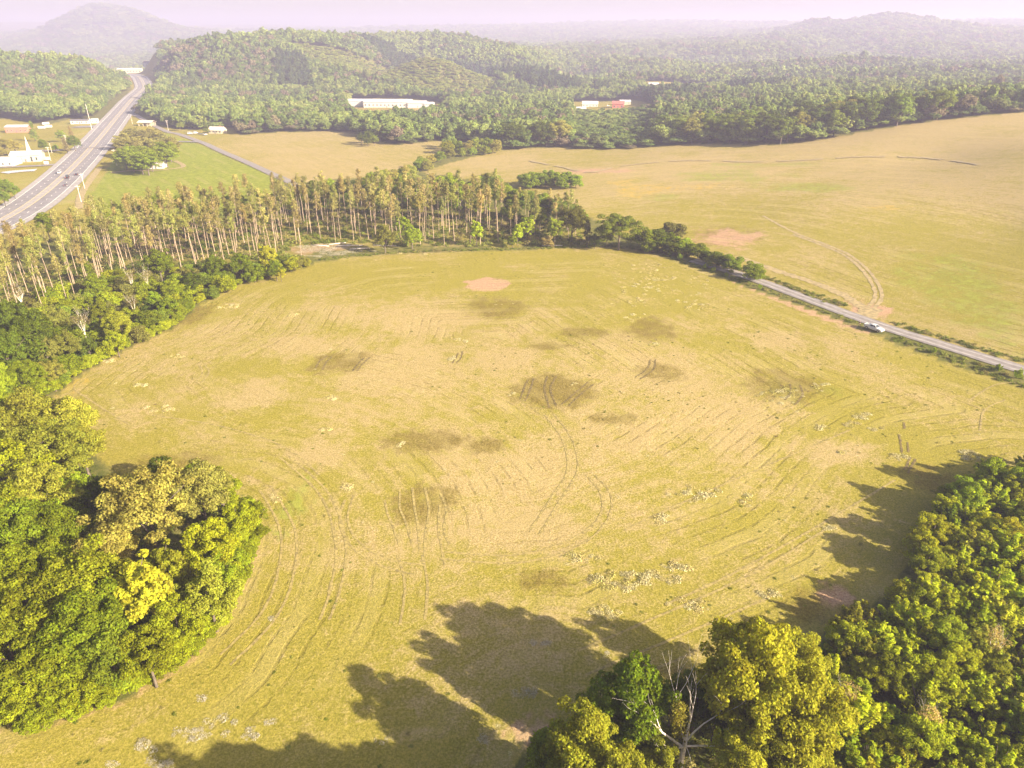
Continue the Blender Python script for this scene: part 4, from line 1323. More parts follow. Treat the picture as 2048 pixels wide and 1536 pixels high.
# dark broadleaf trees behind the pines
for px, py, H in [(600, 395, 15), (625, 380, 17), (655, 375, 15), (690, 380, 15), (720, 378, 16), (745, 372, 17), (770, 375, 17), (795, 372, 16), (815, 380, 17), (845, 385, 16), (870, 380, 17), (893, 372, 18), (920, 385, 16), (950, 378, 17), (975, 372, 16),
                  (990, 380, 16), (1010, 392, 15), (1035, 400, 15), (1060, 405, 15), (1085, 408, 14), (1110, 412, 14), (1135, 425, 14), (640, 405, 12), (700, 400, 12), (760, 402, 13), (830, 405, 13), (900, 405, 13), (960, 410, 13), (1020, 425, 12), (1080, 432, 12), (560, 400, 14), (520, 400, 13),
                  (470, 405, 13), (420, 402, 12), (360, 405, 12), (310, 405, 12), (255, 412, 12), (200, 420, 13), (90, 445, 14)]:
    c = [GR, DK, (.10, .14, .02), (.15, .2, .02)][int(rng.integers(4))]
    zone = 'toward the highway' if px < 500 else 'in the middle' if px < 800 else 'toward the country road'
    place_px('maple' if rng.random() < .6 else 'oak', px, py, H, 'dark leafy tree in the row behind the thinned pines ' + zone, 'leafy trees behind the thinned pines', c, 1.2)

# --- hedge along the country road
for px, py, H, c, lb in [(1290, 478, 9, GR, 'rounded dark bush tree heading the hedge by the country road'), (1318, 476, 9, (.07, .12, .01), 'second dark bush tree in the hedge by the country road'), (1350, 462, 9, (.13, .12, .04), 'thin brown tinged tree rising above the hedge'),
                         (1342, 490, 7, GR, 'green bush below the brown tinged hedge tree'), (1365, 490, 7, (.13, .2, .015), 'bright bush on the hedge just before the red soil patch'), (1397, 500, 6.5, GR, 'rounded bush in the middle of the roadside hedge'), (1430, 516, 6, (.08, .12, .012), 'dark bush low in the roadside hedge'),
                         (1465, 526, 6.5, (.10, .17, .015), 'round green bush second from the open end of the hedge'), (1506, 541, 6.5, (.12, .2, .015), 'round bright bush ending the hedge by the country road'), (1445, 522, 5, DK, 'small dark bush beside the second last hedge bush'),
                         (1415, 512, 5, DK, 'small dark bush in a gap of the hedge'), (1380, 500, 5, DK, 'small dark bush near the red soil patch'), (1300, 492, 5, DK, 'low dark bush at the start of the hedge')]:
    place_px('shrub', px, py, H * 1.12, lb, None, c, 1.35, .5)
for px, py, H in [(1360, 512, 3.5), (1340, 505, 3), (1427, 537, 3), (1410, 531, 2.4), (1453, 548, 2.4), (1520, 572, 2.4), (1869, 700, 2.2), (1998, 733, 3), (2038, 745, 3.5)]:
    place_px('sapling', px, py, H, 'small bright sapling on the verge of the country road', 'saplings on the country road verge', (.16, .24, .015), 1.2, .5)

# --- the bushy islands and field hedges farther off
for px, py in [(1050, 358), (1068, 354), (1085, 357), (1100, 352), (1115, 356), (1132, 354), (1148, 359), (1060, 362), (1092, 362), (1122, 362), (1152, 362), (1075, 360)]:
    place_px('shrub', px, py, 8 + rng.random() * 2, 'bright green bush in the island thicket on the far field', 'bushes of the island thicket on the far field', (.10, .17, .02) if px < 1105 else (.14, .2, .02), 1.1, .5)
for px, py, H in [(722, 274, 11), (738, 270, 12), (748, 277, 10), (735, 282, 8), (760, 268, 10), (778, 268, 9), (795, 272, 9)]:
    place_px('maple', px, py, H, 'round tree of the dark clump standing out into the tan field', 'trees of the clump jutting into the tan field', DK if px < 745 else (.13, .17, .03), 1.2)
for i, (px, py, H) in enumerate([(895, 292, 12), (915, 290, 11), (935, 292, 11), (955, 288, 12), (975, 287, 12), (900, 305, 9), (925, 303, 8), (880, 312, 9), (862, 318, 8), (845, 324, 10), (835, 328, 9), (855, 330, 8), (820, 340, 9), (805, 345, 9), (990, 292, 12),
                                 (970, 300, 8), (945, 302, 8), (785, 350, 9), (765, 352, 9), (745, 355, 9), (975, 358, 10), (990, 362, 9), (960, 362, 9)]):
    place_px('shrub', px, py, H, 'yellow green bush in the hedge dividing tan and striped fields', 'bushes of the hedge between the far fields', [(.17, .2, .03), (.12, .17, .02), (.19, .19, .05)][i % 3], 1.05, .5)
for i, (px, py) in enumerate([(255, 272), (270, 268), (285, 272), (300, 268), (318, 275), (330, 280), (340, 288), (250, 290), (268, 290), (285, 288), (305, 290), (322, 296), (338, 298), (255, 305), (272, 306), (290, 305), (308, 308), (262, 316), (280, 320), (292, 322), (300, 315), (246, 278), (248, 312), (330, 308)]):
    place_px('maple', px, py, 16, ('tawny' if py < 294 else 'fresh green') + ' tree of the copse between highway and small barn', 'trees of the copse beside the highway', (.175, .17, .06) if py < 294 else (.14, .18, .02), 1.5)
for i, (px, py, H, c, kd) in enumerate([(8, 290, 13, (.2, .19, .05), 'oak'), (28, 292, 13, (.2, .19, .05), 'oak'), (2, 305, 10, (.19, .18, .05), 'oak'), (64, 258, 18, (.11, .15, .02), 'cedar'), (85, 288, 12, (.12, .18, .02), 'maple'), (110, 294, 7, (.13, .2, .02), 'maple'),
                                        (130, 288, 13, BR, 'cedar'), (146, 282, 14, (.12, .17, .02), 'maple'), (120, 268, 12, (.14, .18, .03), 'maple'), (140, 262, 12, (.18, .15, .06), 'cedar'), (8, 372, 12, (.10, .17, .02), 'maple'), (25, 378, 10, (.11, .18, .02), 'maple'), (5, 392, 10, (.09, .15, .02), 'maple'),
                                        (-20, 380, 13, GR, 'maple'), (410, 248, 16, (.09, .13, .03), 'cedar'), (347, 240, 14, (.12, .15, .04), 'maple'), (360, 250, 10, (.12, .15, .03), 'maple')]):
    lbs = ['broad olive tree behind the church at the photo edge', 'broad olive tree behind the church steeple', 'low olive tree beside the church hall', 'tall pointed tree right of the brick building', 'green tree between the church and the brick building', 'small bright tree beside the church road',
           'brown tinged conifer by the church road pole', 'green tree nearest the highway above the church road', 'green tree over the cluttered yard', 'brownish conifer above the church road pole', 'leafy tree right of the white gravel lot', 'smaller leafy tree beside the white gravel lot',
           'low tree at the photo edge below the gravel lot', 'leafy tree just outside the photo by the gravel lot', 'tall conifer in the farmyard with parked vans', 'rounded tree beside the open shed', 'small tree along the side road']
    place_px(kd, px, py, H, lbs[i], None, c, 1.1)

# --- woods: everything that is not cleared, thinning out in detail with distance
wood = []
D = 330.0
while D < 6600:
    if D < 1500:
        s = 7.6 + .6 * min(1, max(0, (D - 700) / 400))
    else:
        s = 8.2 * (D / 1500) * 1.15
    da = s / D
    n = int(rad(92) / da)
    t = rad(-46) + (np.arange(n) + rng.random(n) * .85) * da
    r_ = D + (rng.random(n) - .5) * s * .8
    wood.append(np.stack([r_ * np.sin(t), r_ * np.cos(t), np.full(n, s)], -1))
    D += s * .9
wood = np.vstack(wood)
keep = np.ones(len(wood), bool)
for pl in clear:
    keep &= ~pin(pl, wood[:, 0], wood[:, 1])
keep &= (pdist(HWYW, wood[:, 0], wood[:, 1]) > 24) & (pdist(SIDE, wood[:, 0], wood[:, 1]) > 8)
keep &= ~((wood[:, 1] < 620) & (wood[:, 0] < 40) & (wood[:, 0] > -330))
keep &= ~((wood[:, 1] < 420) & (np.abs(wood[:, 0]) < 420) & (wood[:, 0] > -320))
MASK_SIGHT = [(LOT, 1.0)]
# low growth only where the photo looks over trees at the white works and the farm
wood = wood[keep]
Hs = 12 + 7 * rng.random(len(wood))
Hs *= (wood[:, 2] / 8.0) ** .4
YOUNG = np.array([at_dist(*p)[:2] for p in [(570, 128, 1520), (700, 118, 1560), (760, 120, 1620), (860, 118, 1600), (960, 150, 1560), (1010, 185, 1330), (960, 205, 1180), (820, 190, 1220), (760, 170, 1300), (640, 150, 1380)]])
young = pin(YOUNG, wood[:, 0], wood[:, 1])
Hs[young] *= .34
RIDGE = np.array([at_dist(*p)[:2] for p in [(755, 90, 1790), (800, 110, 1700), (850, 118, 1640), (905, 108, 1650), (960, 125, 1620), (1010, 140, 1500), (1060, 150, 1420), (1110, 165, 1300)]])
rdg = pdist(RIDGE, wood[:, 0], wood[:, 1]) < 45
Hs[rdg & ~young] *= 1.5
DARKP = [np.array([at_dist(*p)[:2] for p in P_]) for P_ in ([(1275, 200, 1000), (1400, 200, 1000), (1400, 200, 1120), (1275, 200, 1150)], [(1440, 190, 1100), (1570, 185, 1100), (1560, 180, 1250), (1450, 185, 1230)],
                                                       [(550, 150, 1250), (625, 150, 1250), (615, 150, 1420), (560, 150, 1420)], [(1180, 200, 1230), (1215, 200, 1230), (1215, 200, 1330), (1180, 200, 1330)])]
dark_and_shade = (rdg & ~young)  # ridge edge trees get the dark leaves too, imitating their shaded front
for P_ in DARKP:
    q = pin(P_, wood[:, 0], wood[:, 1])
    dark_and_shade |= q
    Hs[q] *= 1.15
ang = np.arctan2(wood[:, 0], wood[:, 1])
for (a0, a1, d0, d1) in [(*(math.atan2(*at_plane(px, 205, 0)[:2]) for px in (705, 862)), 880, 1090), (*(math.atan2(*at_plane(px, 215, -2)[:2]) for px in (1140, 1310)), 560, 1000)]:
    q = (ang > a0) & (ang < a1) & (np.hypot(wood[:, 0], wood[:, 1]) > d0) & (np.hypot(wood[:, 0], wood[:, 1]) < d1)
    Hs[q] *= .5
wd = np.hypot(wood[:, 0], wood[:, 1])
inview = (np.abs(wood[:, 0] / wood[:, 1]) < .70)
score = np.where(inview, Hs / wd, 0)
order = np.argsort(-score)
n_tree_left = max(0, 295 - sum(1 for o in bpy.data.objects if o.name.startswith('broadleaf_tree')))
solo = order[:n_tree_left]
rest = np.setdiff1d(np.arange(len(wood)), solo)
print('woods', len(wood), 'solo', len(solo))
for i in solo:
    x, y, s = wood[i]
    px = x / (y * CP + CAM_H * SP) * FPX + 1024
    c = [(.07, .12, .02), (.12, .16, .03), (.055, .09, .015), (.17, .18, .05), (.10, .14, .025)][int(rng.integers(5))]
    hue = {.07: 'mid green', .12: 'fresh green', .055: 'dark green', .17: 'pale olive', .10: 'soft green'}[c[0]]
    zone = 'in the tree line above the striped field' if px > 1180 else 'in the creek wood behind the tan field' if px > 480 else 'in the wood beside the highway'
    plant('maple' if rng.random() < .7 else 'oak', x, y, Hs[i] * 1.15, '%s tree %s' % (hue, zone), 'trees edging the far woods', c, 1.25)


def gn_scatter(name, P, S, RZ, IDX, protos, kind='stuff', label=None, mats=None):
    """one object that sets a plant on every point"""
    me = bpy.data.meshes.new(name)
    me.vertices.add(len(P))
    me.vertices.foreach_set('co', np.asarray(P, np.float32).ravel())
    for nm, tp, arr in (('size', 'FLOAT_VECTOR', S), ('turn', 'FLOAT', RZ), ('pick', 'INT', IDX)):
        a = me.attributes.new(nm, tp, 'POINT')
        if tp == 'FLOAT_VECTOR':
            a.data.foreach_set('vector', np.asarray(arr, np.float32).ravel())
        elif tp == 'INT':
            a.data.foreach_set('value', np.asarray(arr, np.int32))
        else:
            a.data.foreach_set('value', np.asarray(arr, np.float32))
    o = link(name, me)
    ng = bpy.data.node_groups.new(name + '_set', 'GeometryNodeTree')
    ng.interface.new_socket('Geometry', in_out='INPUT', socket_type='NodeSocketGeometry')
    ng.interface.new_socket('Geometry', in_out='OUTPUT', socket_type='NodeSocketGeometry')
    ns, ls = ng.nodes, ng.links
    gi, go = ns.new('NodeGroupInput'), ns.new('NodeGroupOutput')
    iop = ns.new('GeometryNodeInstanceOnPoints')
    iop.inputs['Pick Instance'].default_value = True
    g2 = ns.new('GeometryNodeJoinGeometry')
    for m in reversed(protos):
        po = bpy.data.objects.new(m.name, m)
        oi = ns.new('GeometryNodeObjectInfo')
        oi.inputs['Object'].default_value = po
        gg = ns.new('GeometryNodeGeometryToInstance')
        ls.new(oi.outputs['Geometry'], gg.inputs[0])
        ls.new(gg.outputs[0], g2.inputs[0])
    ls.new(gi.outputs[0], iop.inputs['Points'])
    ls.new(g2.outputs[0], iop.inputs['Instance'])

    def named(nm, tp):
        n = ns.new('GeometryNodeInputNamedAttribute')
        n.data_type = tp
        n.inputs[0].default_value = nm
        return n.outputs[0]
    ls.new(named('pick', 'INT'), iop.inputs['Instance Index'])
    ls.new(named('size', 'FLOAT_VECTOR'), iop.inputs['Scale'])
    cx = ns.new('ShaderNodeCombineXYZ')
    ls.new(named('turn', 'FLOAT'), cx.inputs[2])
    er = ns.new('FunctionNodeEulerToRotation')
    ls.new(cx.outputs[0], er.inputs[0])
    ls.new(er.outputs[0], iop.inputs['Rotation'])
    ls.new(iop.outputs[0], go.inputs[0])
    md = o.modifiers.new('scatter', 'NODES')
    md.node_group = ng
    tag(o, kind=kind, label=label)
    return o


LOWP = [low('wood_crown', 14, 5.0, 8.2, 4.9, 30, 2400, .72), low('wood_crown', 14, 4.8, 8.4, 5.0, 28, 2300, .72, tier=.1), low('wood_crown', 14, 5.4, 8.2, 5.2, 32, 2400, .72),
        low('wood_crown', 14, 4.0, 8.2, 5.4, 22, 1700, .7, tier=.25)]
LOWP2 = [low('far_wood_crown', 14, 5.6, 8.2, 4.9, 20, 620, 1.45), low('far_wood_crown', 14, 5.4, 8.4, 4.6, 20, 620, 1.45), low('far_wood_crown', 14, 5.0, 8.4, 4.8, 16, 520, 1.4, tier=.2)]
rw = wood[rest]
rh = Hs[rest]
yg = young[rest].astype(int) + 2 * dark_and_shade[rest]
lowi = np.nonzero(wd < 950)[0]
rw = np.vstack([rw, wood[lowi] + np.stack([rng.normal(size=len(lowi)) * 3, rng.normal(size=len(lowi)) * 3, np.zeros(len(lowi))], -1)])
rh = np.concatenate([rh, Hs[lowi] * .5])
yg = np.concatenate([yg, young[lowi].astype(int) + 2 * dark_and_shade[lowi]])
near = (np.hypot(rw[:, 0], rw[:, 1]) < 1450) & (yg == 0)
MT['young_leaf'] = leaf_material('young_growth_leaves', [(0.26, 0.31, 0.07), (0.30, 0.34, 0.08), (0.22, 0.27, 0.06), (0.29, 0.30, 0.10)], trans=.25)
MT['dark_shade_leaf'] = leaf_material('dark_and_shade_tinted_leaves', [(0.05, 0.085, 0.035), (0.07, 0.10, 0.035), (0.045, 0.075, 0.035)], trans=.15)  # dark species in the valley; on the ridge, shade put into the leaf colour
DKW = [low('dark_and_shade_tinted_crown', 14, 4.4, 7.8, 6.6, 24, 1500, .9, tier=.5, mat=MT['dark_shade_leaf']) for k in range(2)]
YG_ = [low('young_crown', 14, 4.6, 7.4, 6.4, 24, 1000, .95, tier=.4, mat=MT['young_leaf']) for k in range(2)]
for nm, sel, pr, lb in (('woodland', near, LOWP, 'mixed green and brown woods filling the valley and lower slopes'), ('dark_and_shade_tinted_wood', yg == 2, DKW, 'dark blue green valley wood and ridge edge trees with shade put in the leaf colour'), ('young_growth', yg == 1, YG_, 'pale green young growth on the spur before the dark ridge'), ('hill_forest', ~near & (yg == 0), LOWP2, 'hazy forest covering the far hills and the cone shaped mountain')):
    w_, h_ = rw[sel], rh[sel]
    zz = zq(w_[:, 0], w_[:, 1]) - .4
    sc = h_ / 14.0
    n = len(w_)
    v_ = np.exp(.22 * rng.normal(size=n))
    sc = sc * np.exp(.12 * rng.normal(size=n))
    wide = np.maximum(w_[:, 2] / 8.0 * 1.1 * v_, .6)
    wide = np.where(w_[:, 2] > 8.01, w_[:, 2] / 8.0 * 1.08 * v_, wide)
    gn_scatter(nm, np.stack([w_[:, 0], w_[:, 1], zz], -1), np.stack([wide, wide, sc], -1), rng.random(n) * 6.283, rng.integers(0, len(pr), n), pr, 'stuff', lb)

TH2 = GP([(2150, 930), (2700, 930), (2900, 1590), (2150, 1590)], 3.0)
p2 = jitter_fill(TH2, 4.0, .4)
n2_ = len(p2)
s2 = (5 + 3 * rng.random(n2_)) / 7
th_o = gn_scatter('thicket', np.stack([p2[:, 0], p2[:, 1], zq(p2[:, 0], p2[:, 1]) - .2], -1), np.stack([s2 * 1.6, s2 * 1.6, s2], -1), rng.random(n2_) * 6.283, rng.integers(0, 3, n2_), [PROTO['sapling'][k][0] for k in range(3)], 'stuff', 'thicket going on beyond the right edge of the photo')
th_o.color = (.24, .28, .016, 1)

# --- undergrowth, weeds and straw left on the meadow
def tuft_mesh(name, R, h, n, size, mat, up=.2):
    d = sph(n)
    C = d * np.array([R, R, h]) * (rng.random((n, 1)) ** .4)
    C[:, 2] = np.abs(C[:, 2])
    return leaf_mesh(name, C, d * .6 + rng.normal(size=(n, 3)) * .5 + np.array([0, 0, up]), np.full(n, size), rng.random(n), mat, .5)


def scatter_flat(name, XY, s0, s1, protos, label, zs=1.0, rot=None):
    XY = np.asarray(XY)
    n = len(XY)
    s = s0 + (s1 - s0) * rng.random(n) ** 1.6
    zz = zq(XY[:, 0], XY[:, 1]) - .03
    sx = s * (.8 + .6 * rng.random(n))
    gn_scatter(name, np.stack([XY[:, 0], XY[:, 1], zz], -1), np.stack([sx, s, s * zs], -1), rng.random(n) * 6.283 if rot is None else rot, rng.integers(0, len(protos), n), protos, 'stuff', label)


WEEDS = [tuft_mesh('weed_clump', 1, 1.0, 130, .34, MT['weed']) for k in range(4)]
STRAW = [tuft_mesh('straw_clump', 1, .35, 170, .19, MT['straw'], .5) for k in range(4)]
BLOS = [tuft_mesh('blossom_clump', 1, .45, 110, .2, MT['blossom'], .5) for k in range(2)]
ug = np.vstack([jitter_fill(PINES, 2.6)])
ug = ug[~pin(chip, ug[:, 0], ug[:, 1])]
ug = ug[rng.random(len(ug)) < .75]
scatter_flat('undergrowth', ug, .5, 2.1, WEEDS, 'low green and brown brush under the thinned pines', 1.0)
# inside the woods near the camera
lc = GP([(-200, 1440), (0, 1430), (150, 1390), (300, 1320), (420, 1200), (480, 1080), (440, 1010), (350, 1000), (200, 960), (120, 860), (-200, 860)])
u2 = np.vstack([jitter_fill(lc, 2.0), jitter_fill(TH, 2.2), jitter_fill(GP([(1060, 1520), (1110, 1470), (1280, 1480), (1420, 1400), (1640, 1280), (1700, 1650), (1000, 1650)]), 1.6)])
scatter_flat('forest_undergrowth', u2, .4, 1.3, WEEDS, 'low weeds on the floor of the near woods', 1.0)
# verges of the roads and foot of the hedges
vg = []
for line, offs, dens in ((ROAD, (-5.2, -4.4, -6.0), .8), (ROAD, (4.6, 5.4), .5)):
    P = resample(line, .9)
    for of in offs:
        Q = offset_line(P, of) + rng.normal(size=P.shape) * .5
        vg.append(Q[rng.random(len(Q)) < dens])
P = resample(GP([(1180, 490), (1290, 500), (1400, 535), (1500, 572)]), .8)
vg.append(P + rng.normal(size=P.shape) * .6)
P = resample(GP([(640, 522), (780, 508), (900, 503), (1100, 498), (1230, 492)]), .8)
for k in range(2):
    vg.append(P + rng.normal(size=P.shape) * .9 + np.array([0, 1.5]))
P = resample(GP([(1520, 552), (1580, 575), (1640, 600), (1690, 612)]), .6)
vg.append(P + rng.normal(size=P.shape) * .5)
P = resample(GP([(1790, 680), (1880, 712), (1960, 742), (2048, 775), (2200, 830)]), .5)
vg.append(P + rng.normal(size=P.shape) * .9)
vg = np.vstack(vg)
jc, jt = G(1735, 628), G(1742, 662)
vg = vg[(np.hypot(*(vg - jc).T) > 9) & (np.hypot(*(vg - jt).T) > 7) & (np.hypot(*(vg - G(1716, 655)).T) > 2.5)]
scatter_flat('verge_weeds', vg, .35, 1.0, WEEDS, 'weeds growing on the road verges and the far edge of the meadow', .8)
# tufts over the whole meadow
mf = jitter_fill(MAIN, 2.4)
nz = fbm(mf[:, 0] / 16, mf[:, 1] / 16, 31)
scatter_flat('grass_tufts', mf[(nz > .50) & (rng.random(len(mf)) < .30)], .12, .45, WEEDS, 'small green weed tufts dotted over the meadow', .45)
nz2 = fbm(mf[:, 0] / 9, mf[:, 1] / 9, 77)
scatter_flat('straw_tufts', mf[(nz2 > .56) & (rng.random(len(mf)) < .26)], .15, .65, STRAW, 'small pale straw tufts dotted over the meadow', .5)
heaps = []
for px, py, rx, ry, n in [(1240, 1165, 70, 18, 26), (1190, 1165, 30, 10, 10), (1210, 1222, 40, 14, 22), (1160, 1118, 40, 16, 14), (1290, 1150, 40, 8, 12), (1495, 1002, 12, 12, 9), (1655, 1052, 14, 6, 6), (1340, 1040, 40, 10, 10), (1385, 990, 60, 20, 16), (1725, 832, 16, 6, 9), (1705, 850, 18, 6, 9),
                          (1750, 858, 16, 5, 8), (1640, 853, 14, 4, 6), (1945, 915, 18, 8, 12), (1935, 905, 16, 4, 8), (1800, 915, 26, 6, 8), (1640, 770, 20, 6, 6), (1350, 1130, 30, 10, 8), (1265, 598, 50, 16, 14), (1380, 610, 40, 12, 14), (1350, 575, 90, 22, 60), (1290, 545, 80, 20, 40),
                          (1260, 570, 40, 14, 10), (915, 680, 22, 6, 10), (910, 718, 12, 6, 8), (462, 613, 26, 5, 10), (590, 632, 10, 3, 4), (1308, 690, 10, 5, 5), (1270, 635, 30, 10, 8), (220, 722, 12, 3, 8), (350, 712, 16, 4, 5), (320, 818, 30, 8, 10), (280, 772, 12, 4, 5), (692, 976, 12, 6, 8),
                          (800, 888, 12, 6, 6), (655, 860, 14, 5, 6), (1560, 790, 50, 18, 40), (1150, 768, 8, 3, 4), (670, 795, 10, 4, 5), (550, 995, 14, 6, 5), (1025, 790, 8, 4, 3), (820, 508, 50, 3, 10), (1685, 905, 14, 5, 6), (1410, 990, 26, 6, 8), (1540, 1190, 50, 12, 10), (1370, 1210, 40, 12, 12), (1340, 1160, 16, 8, 6)]:
    for k in range(n):
        a, q = rng.random() * 6.28, rng.random() ** .5
        heaps.append(G(px + rx * q * math.cos(a), py + ry * q * math.sin(a)))
scatter_flat('straw_heaps', heaps, .45, 1.2, STRAW, 'pale heaps of cut straw lying on the meadow', .9)
fl = []
for px, py, rx, ry, n in [(300, 1490, 26, 16, 12), (380, 1470, 40, 16, 22), (500, 1468, 14, 12, 12), (540, 1443, 10, 6, 5), (402, 1395, 10, 6, 5), (330, 1525, 40, 10, 12), (230, 1525, 16, 6, 5), (440, 1450, 30, 20, 10), (965, 1480, 10, 8, 5), (1085, 1285, 24, 6, 12), (1215, 1310, 14, 5, 5), (1050, 1385, 26, 10, 14), (770, 1480, 20, 6, 5), (545, 1235, 10, 5, 4)]:
    for k in range(n):
        a, q = rng.random() * 6.28, rng.random() ** .5
        fl.append(G(px + rx * q * math.cos(a), py + ry * q * math.sin(a)))
scatter_flat('white_flower_patches', fl, .3, .75, BLOS, 'patches of small white flowers in the near corner of the meadow', .8)
# pale chips on the cleared ground and fallen trunks
cp_ = jitter_fill(chip, 1.1)
scatter_flat('wood_chips', cp_[fbm(cp_[:, 0] / 7, cp_[:, 1] / 7, 4) > .44], .5, 1.3, BLOS, 'pale wood chips and slash on the cleared ground', .35)
for i, (px, py, a, L) in enumerate([(700, 492, .1, 12), (720, 498, .25, 9), (770, 492, -.1, 11), (675, 488, .5, 8), (1105, 492, .05, 9), (640, 492, -.2, 9)]):
    x, y = G(px, py)
    mb = MB()
    mb.tube([(-L / 2, 0, .22), (0, .15, .25), (L / 2, 0, .2)], [.22, .2, .14], 7)
    o = tag(mb.build('fallen_log', MT['grey_wood'], None, True), ['pale log beside the chip clearing', 'shorter log lying just below the first one', 'log at the right end of the chip clearing', 'slanting log at the upper side of the chips', 'log at the foot of the lime trees', 'log at the left of the chip clearing'][i], 'log')
    o.location = (x, y, float(zq(x, y)))
    o.rotation_euler = (0, 0, a)


# ------------------------------------------------------------------ buildings
def building(name, label, px, py, L, W, H, yaw, wall, roof, rh=2.0, over=.5, wins=(), door=True, hip=0.0, cat='house', D=None, chimney=False, open_=False):
    """gabled building, ridge along local x, its front on local -y; wins: (x, z, w, h) on the front"""
    if D is None:
        x, y = G(px, py)
    else:
        x, y = at_dist(px, py, D)[:2]
    root = tag(empty(name, x, y, None, yaw), label, cat)
    root.location.z += .1
    mb = MB()
    if open_:
        for sx in (-1, -.33, .33, 1):
            for sy in (-1, 1):
                MB().box(sx * (L / 2 - .3) - .25, sx * (L / 2 - .3) + .25, sy * (W / 2 - .3) - .25, sy * (W / 2 - .3) + .25, -1, H).build('post', MT[wall], root)
        MB().box(-L / 2 + 1, L / 2 - 1, W / 2 - 1.2, W / 2 - 1, -1, H).build('back_wall', MT[wall], root)
    else:
        mb.box(-L / 2, L / 2, -W / 2, W / 2, -1.5, H)
        mb.prism([(0, 0)] * 0 or [(-W / 2, H), (W / 2, H), (0, H + rh)], -L / 2, L / 2) if False else None
        v = [(-L / 2, -W / 2, H), (-L / 2, W / 2, H), (-L / 2 + hip, 0, H + rh), (L / 2, -W / 2, H), (L / 2, W / 2, H), (L / 2 - hip, 0, H + rh)]
        mb.add(v, [(0, 2, 1), (3, 4, 5)])
        mb.build('wall', MT[wall], root)
    t = .18
    for s in (-1, 1):
        y0 = s * (W / 2 + over)
        z0 = H - over * rh / (W / 2)
        l0, l1 = L / 2 + over, L / 2 + over - hip
        v = [(-l0, y0, z0), (l0, y0, z0), (l1, 0, H + rh), (-l1, 0, H + rh)]
        v2 = [(a_, b_, c_ + t) for a_, b_, c_ in v]
        MB().add(v + v2, [(0, 1, 2, 3), (7, 6, 5, 4), (0, 4, 5, 1), (1, 5, 6, 2), (2, 6, 7, 3), (3, 7, 4, 0)]).build('roof', MT[roof], root)
    if hip:
        for s in (-1, 1):
            v = [(s * (L / 2 + over), -W / 2 - over, H - .3), (s * (L / 2 + over), W / 2 + over, H - .3), (s * (L / 2 + over - hip), 0, H + rh)]
            MB().add(v + [(a_, b_, c_ + t) for a_, b_, c_ in v], [(0, 1, 2), (5, 4, 3), (0, 3, 4, 1), (1, 4, 5, 2), (2, 5, 3, 0)]).build('roof', MT[roof], root)
    for (wx, wz, ww, wh) in wins:
        f = MB().box(wx - ww / 2 - .1, wx + ww / 2 + .1, -W / 2 - .08, -W / 2 + .02, wz - .1, wz + wh + .1).build('window', MT['white_wall'], root)
        MB().box(wx - ww / 2, wx + ww / 2, -W / 2 - .12, -W / 2 - .05, wz, wz + wh).build('pane', MT['glass'], f)
    if door:
        d_ = MB().box(-.6, .6, -W / 2 - .08, -W / 2 + .02, 0, 2.1).build('door', MT['roof_dark'], root)
        MB().box(.35, .45, -W / 2 - .16, -W / 2 - .08, 1.0, 1.1).build('handle', MT['chrome'], d_)
    if chimney:
        MB().box(L * .2, L * .2 + .8, -.4, .4, H, H + rh + 1).build('chimney', MT['brick'], root)
    return root


W4 = lambda L, n, z=1.0, w=1.2, h=1.3: [(-L / 2 + L * (i + .5) / n, z, w, h) for i in range(n) if abs(-L / 2 + L * (i + .5) / n) > 1.4]
ch = building('church', 'long cream church with white roof and slim steeple beside the highway', 58, 322, 21, 11, 5.2, rad(12), 'cream_wall', 'roof_white', 2.4, .6, [(-7, 1, 1.2, 2.4), (-3.4, .2, 1.8, 3.6), (4.4, .2, 1.4, 3.8), (8, 1.2, 1.2, 2.2)], True, cat='church')
st = MB().box(-1.3, 1.3, -1.3, 1.3, 5.6, 8.4).build('steeple_base', MT['white_wall'], ch)
sp_ = MB().add([(-1.1, -1.1, 8.4), (1.1, -1.1, 8.4), (1.1, 1.1, 8.4), (-1.1, 1.1, 8.4), (0, 0, 19)], [(0, 1, 4), (1, 2, 4), (2, 3, 4), (3, 0, 4), (3, 2, 1, 0)]).build('steeple', MT['white_wall'], ch)
for o in (st, sp_):
    o.location.x = 2
building('church_hall', 'white low hall joined to the left end of the church', 3, 330, 24, 14, 4.0, rad(8), 'white_wall', 'roof_white', 1.8, .4, W4(24, 5), True, cat='hall')
building('brick_house', 'red brick building with white metal roof behind the church', 40, 264, 22, 12, 5.5, rad(6), 'brick', 'roof_white', 1.6, .4, W4(22, 5, 1.4), True)
building('roadside_shop', 'low white shop with flat pale roof beside the roadside lot', 163, 247, 20, 8, 3.4, rad(4), 'white_wall', 'roof_dark', .9, .5, W4(20, 4), True, cat='shop')
building('roadside_shed', 'small white shed next to the highway above the roadside lot', 191, 246, 7, 6, 3.4, rad(20), 'white_wall', 'roof_white', 1.2, .3, W4(7, 2), False, cat='shed')
building('open_shed', 'open fronted shed with pale roof and posts near the highway', 295, 252, 15, 9, 4.2, rad(-6), 'cream_wall', 'roof_tan', 1.6, 1.2, (), False, cat='shed', open_=True)
building('farmhouse', 'tan roofed farmhouse at the edge of the wood behind the tan field', 436, 266, 15, 10, 3.2, rad(-12), 'cream_wall', 'roof_tan', 3.0, .6, W4(15, 4), True, chimney=True)
building('small_barn', 'small white barn with pinkish grey roof below the copse', 316, 336, 10.5, 8.5, 3.6, rad(6), 'white_wall', 'roof_grey', 2.6, .5, [(-3.4, 1, 1, 1.2), (2.6, 1, 1, 1.2), (4, 1, .9, 1.2)], True, cat='barn')
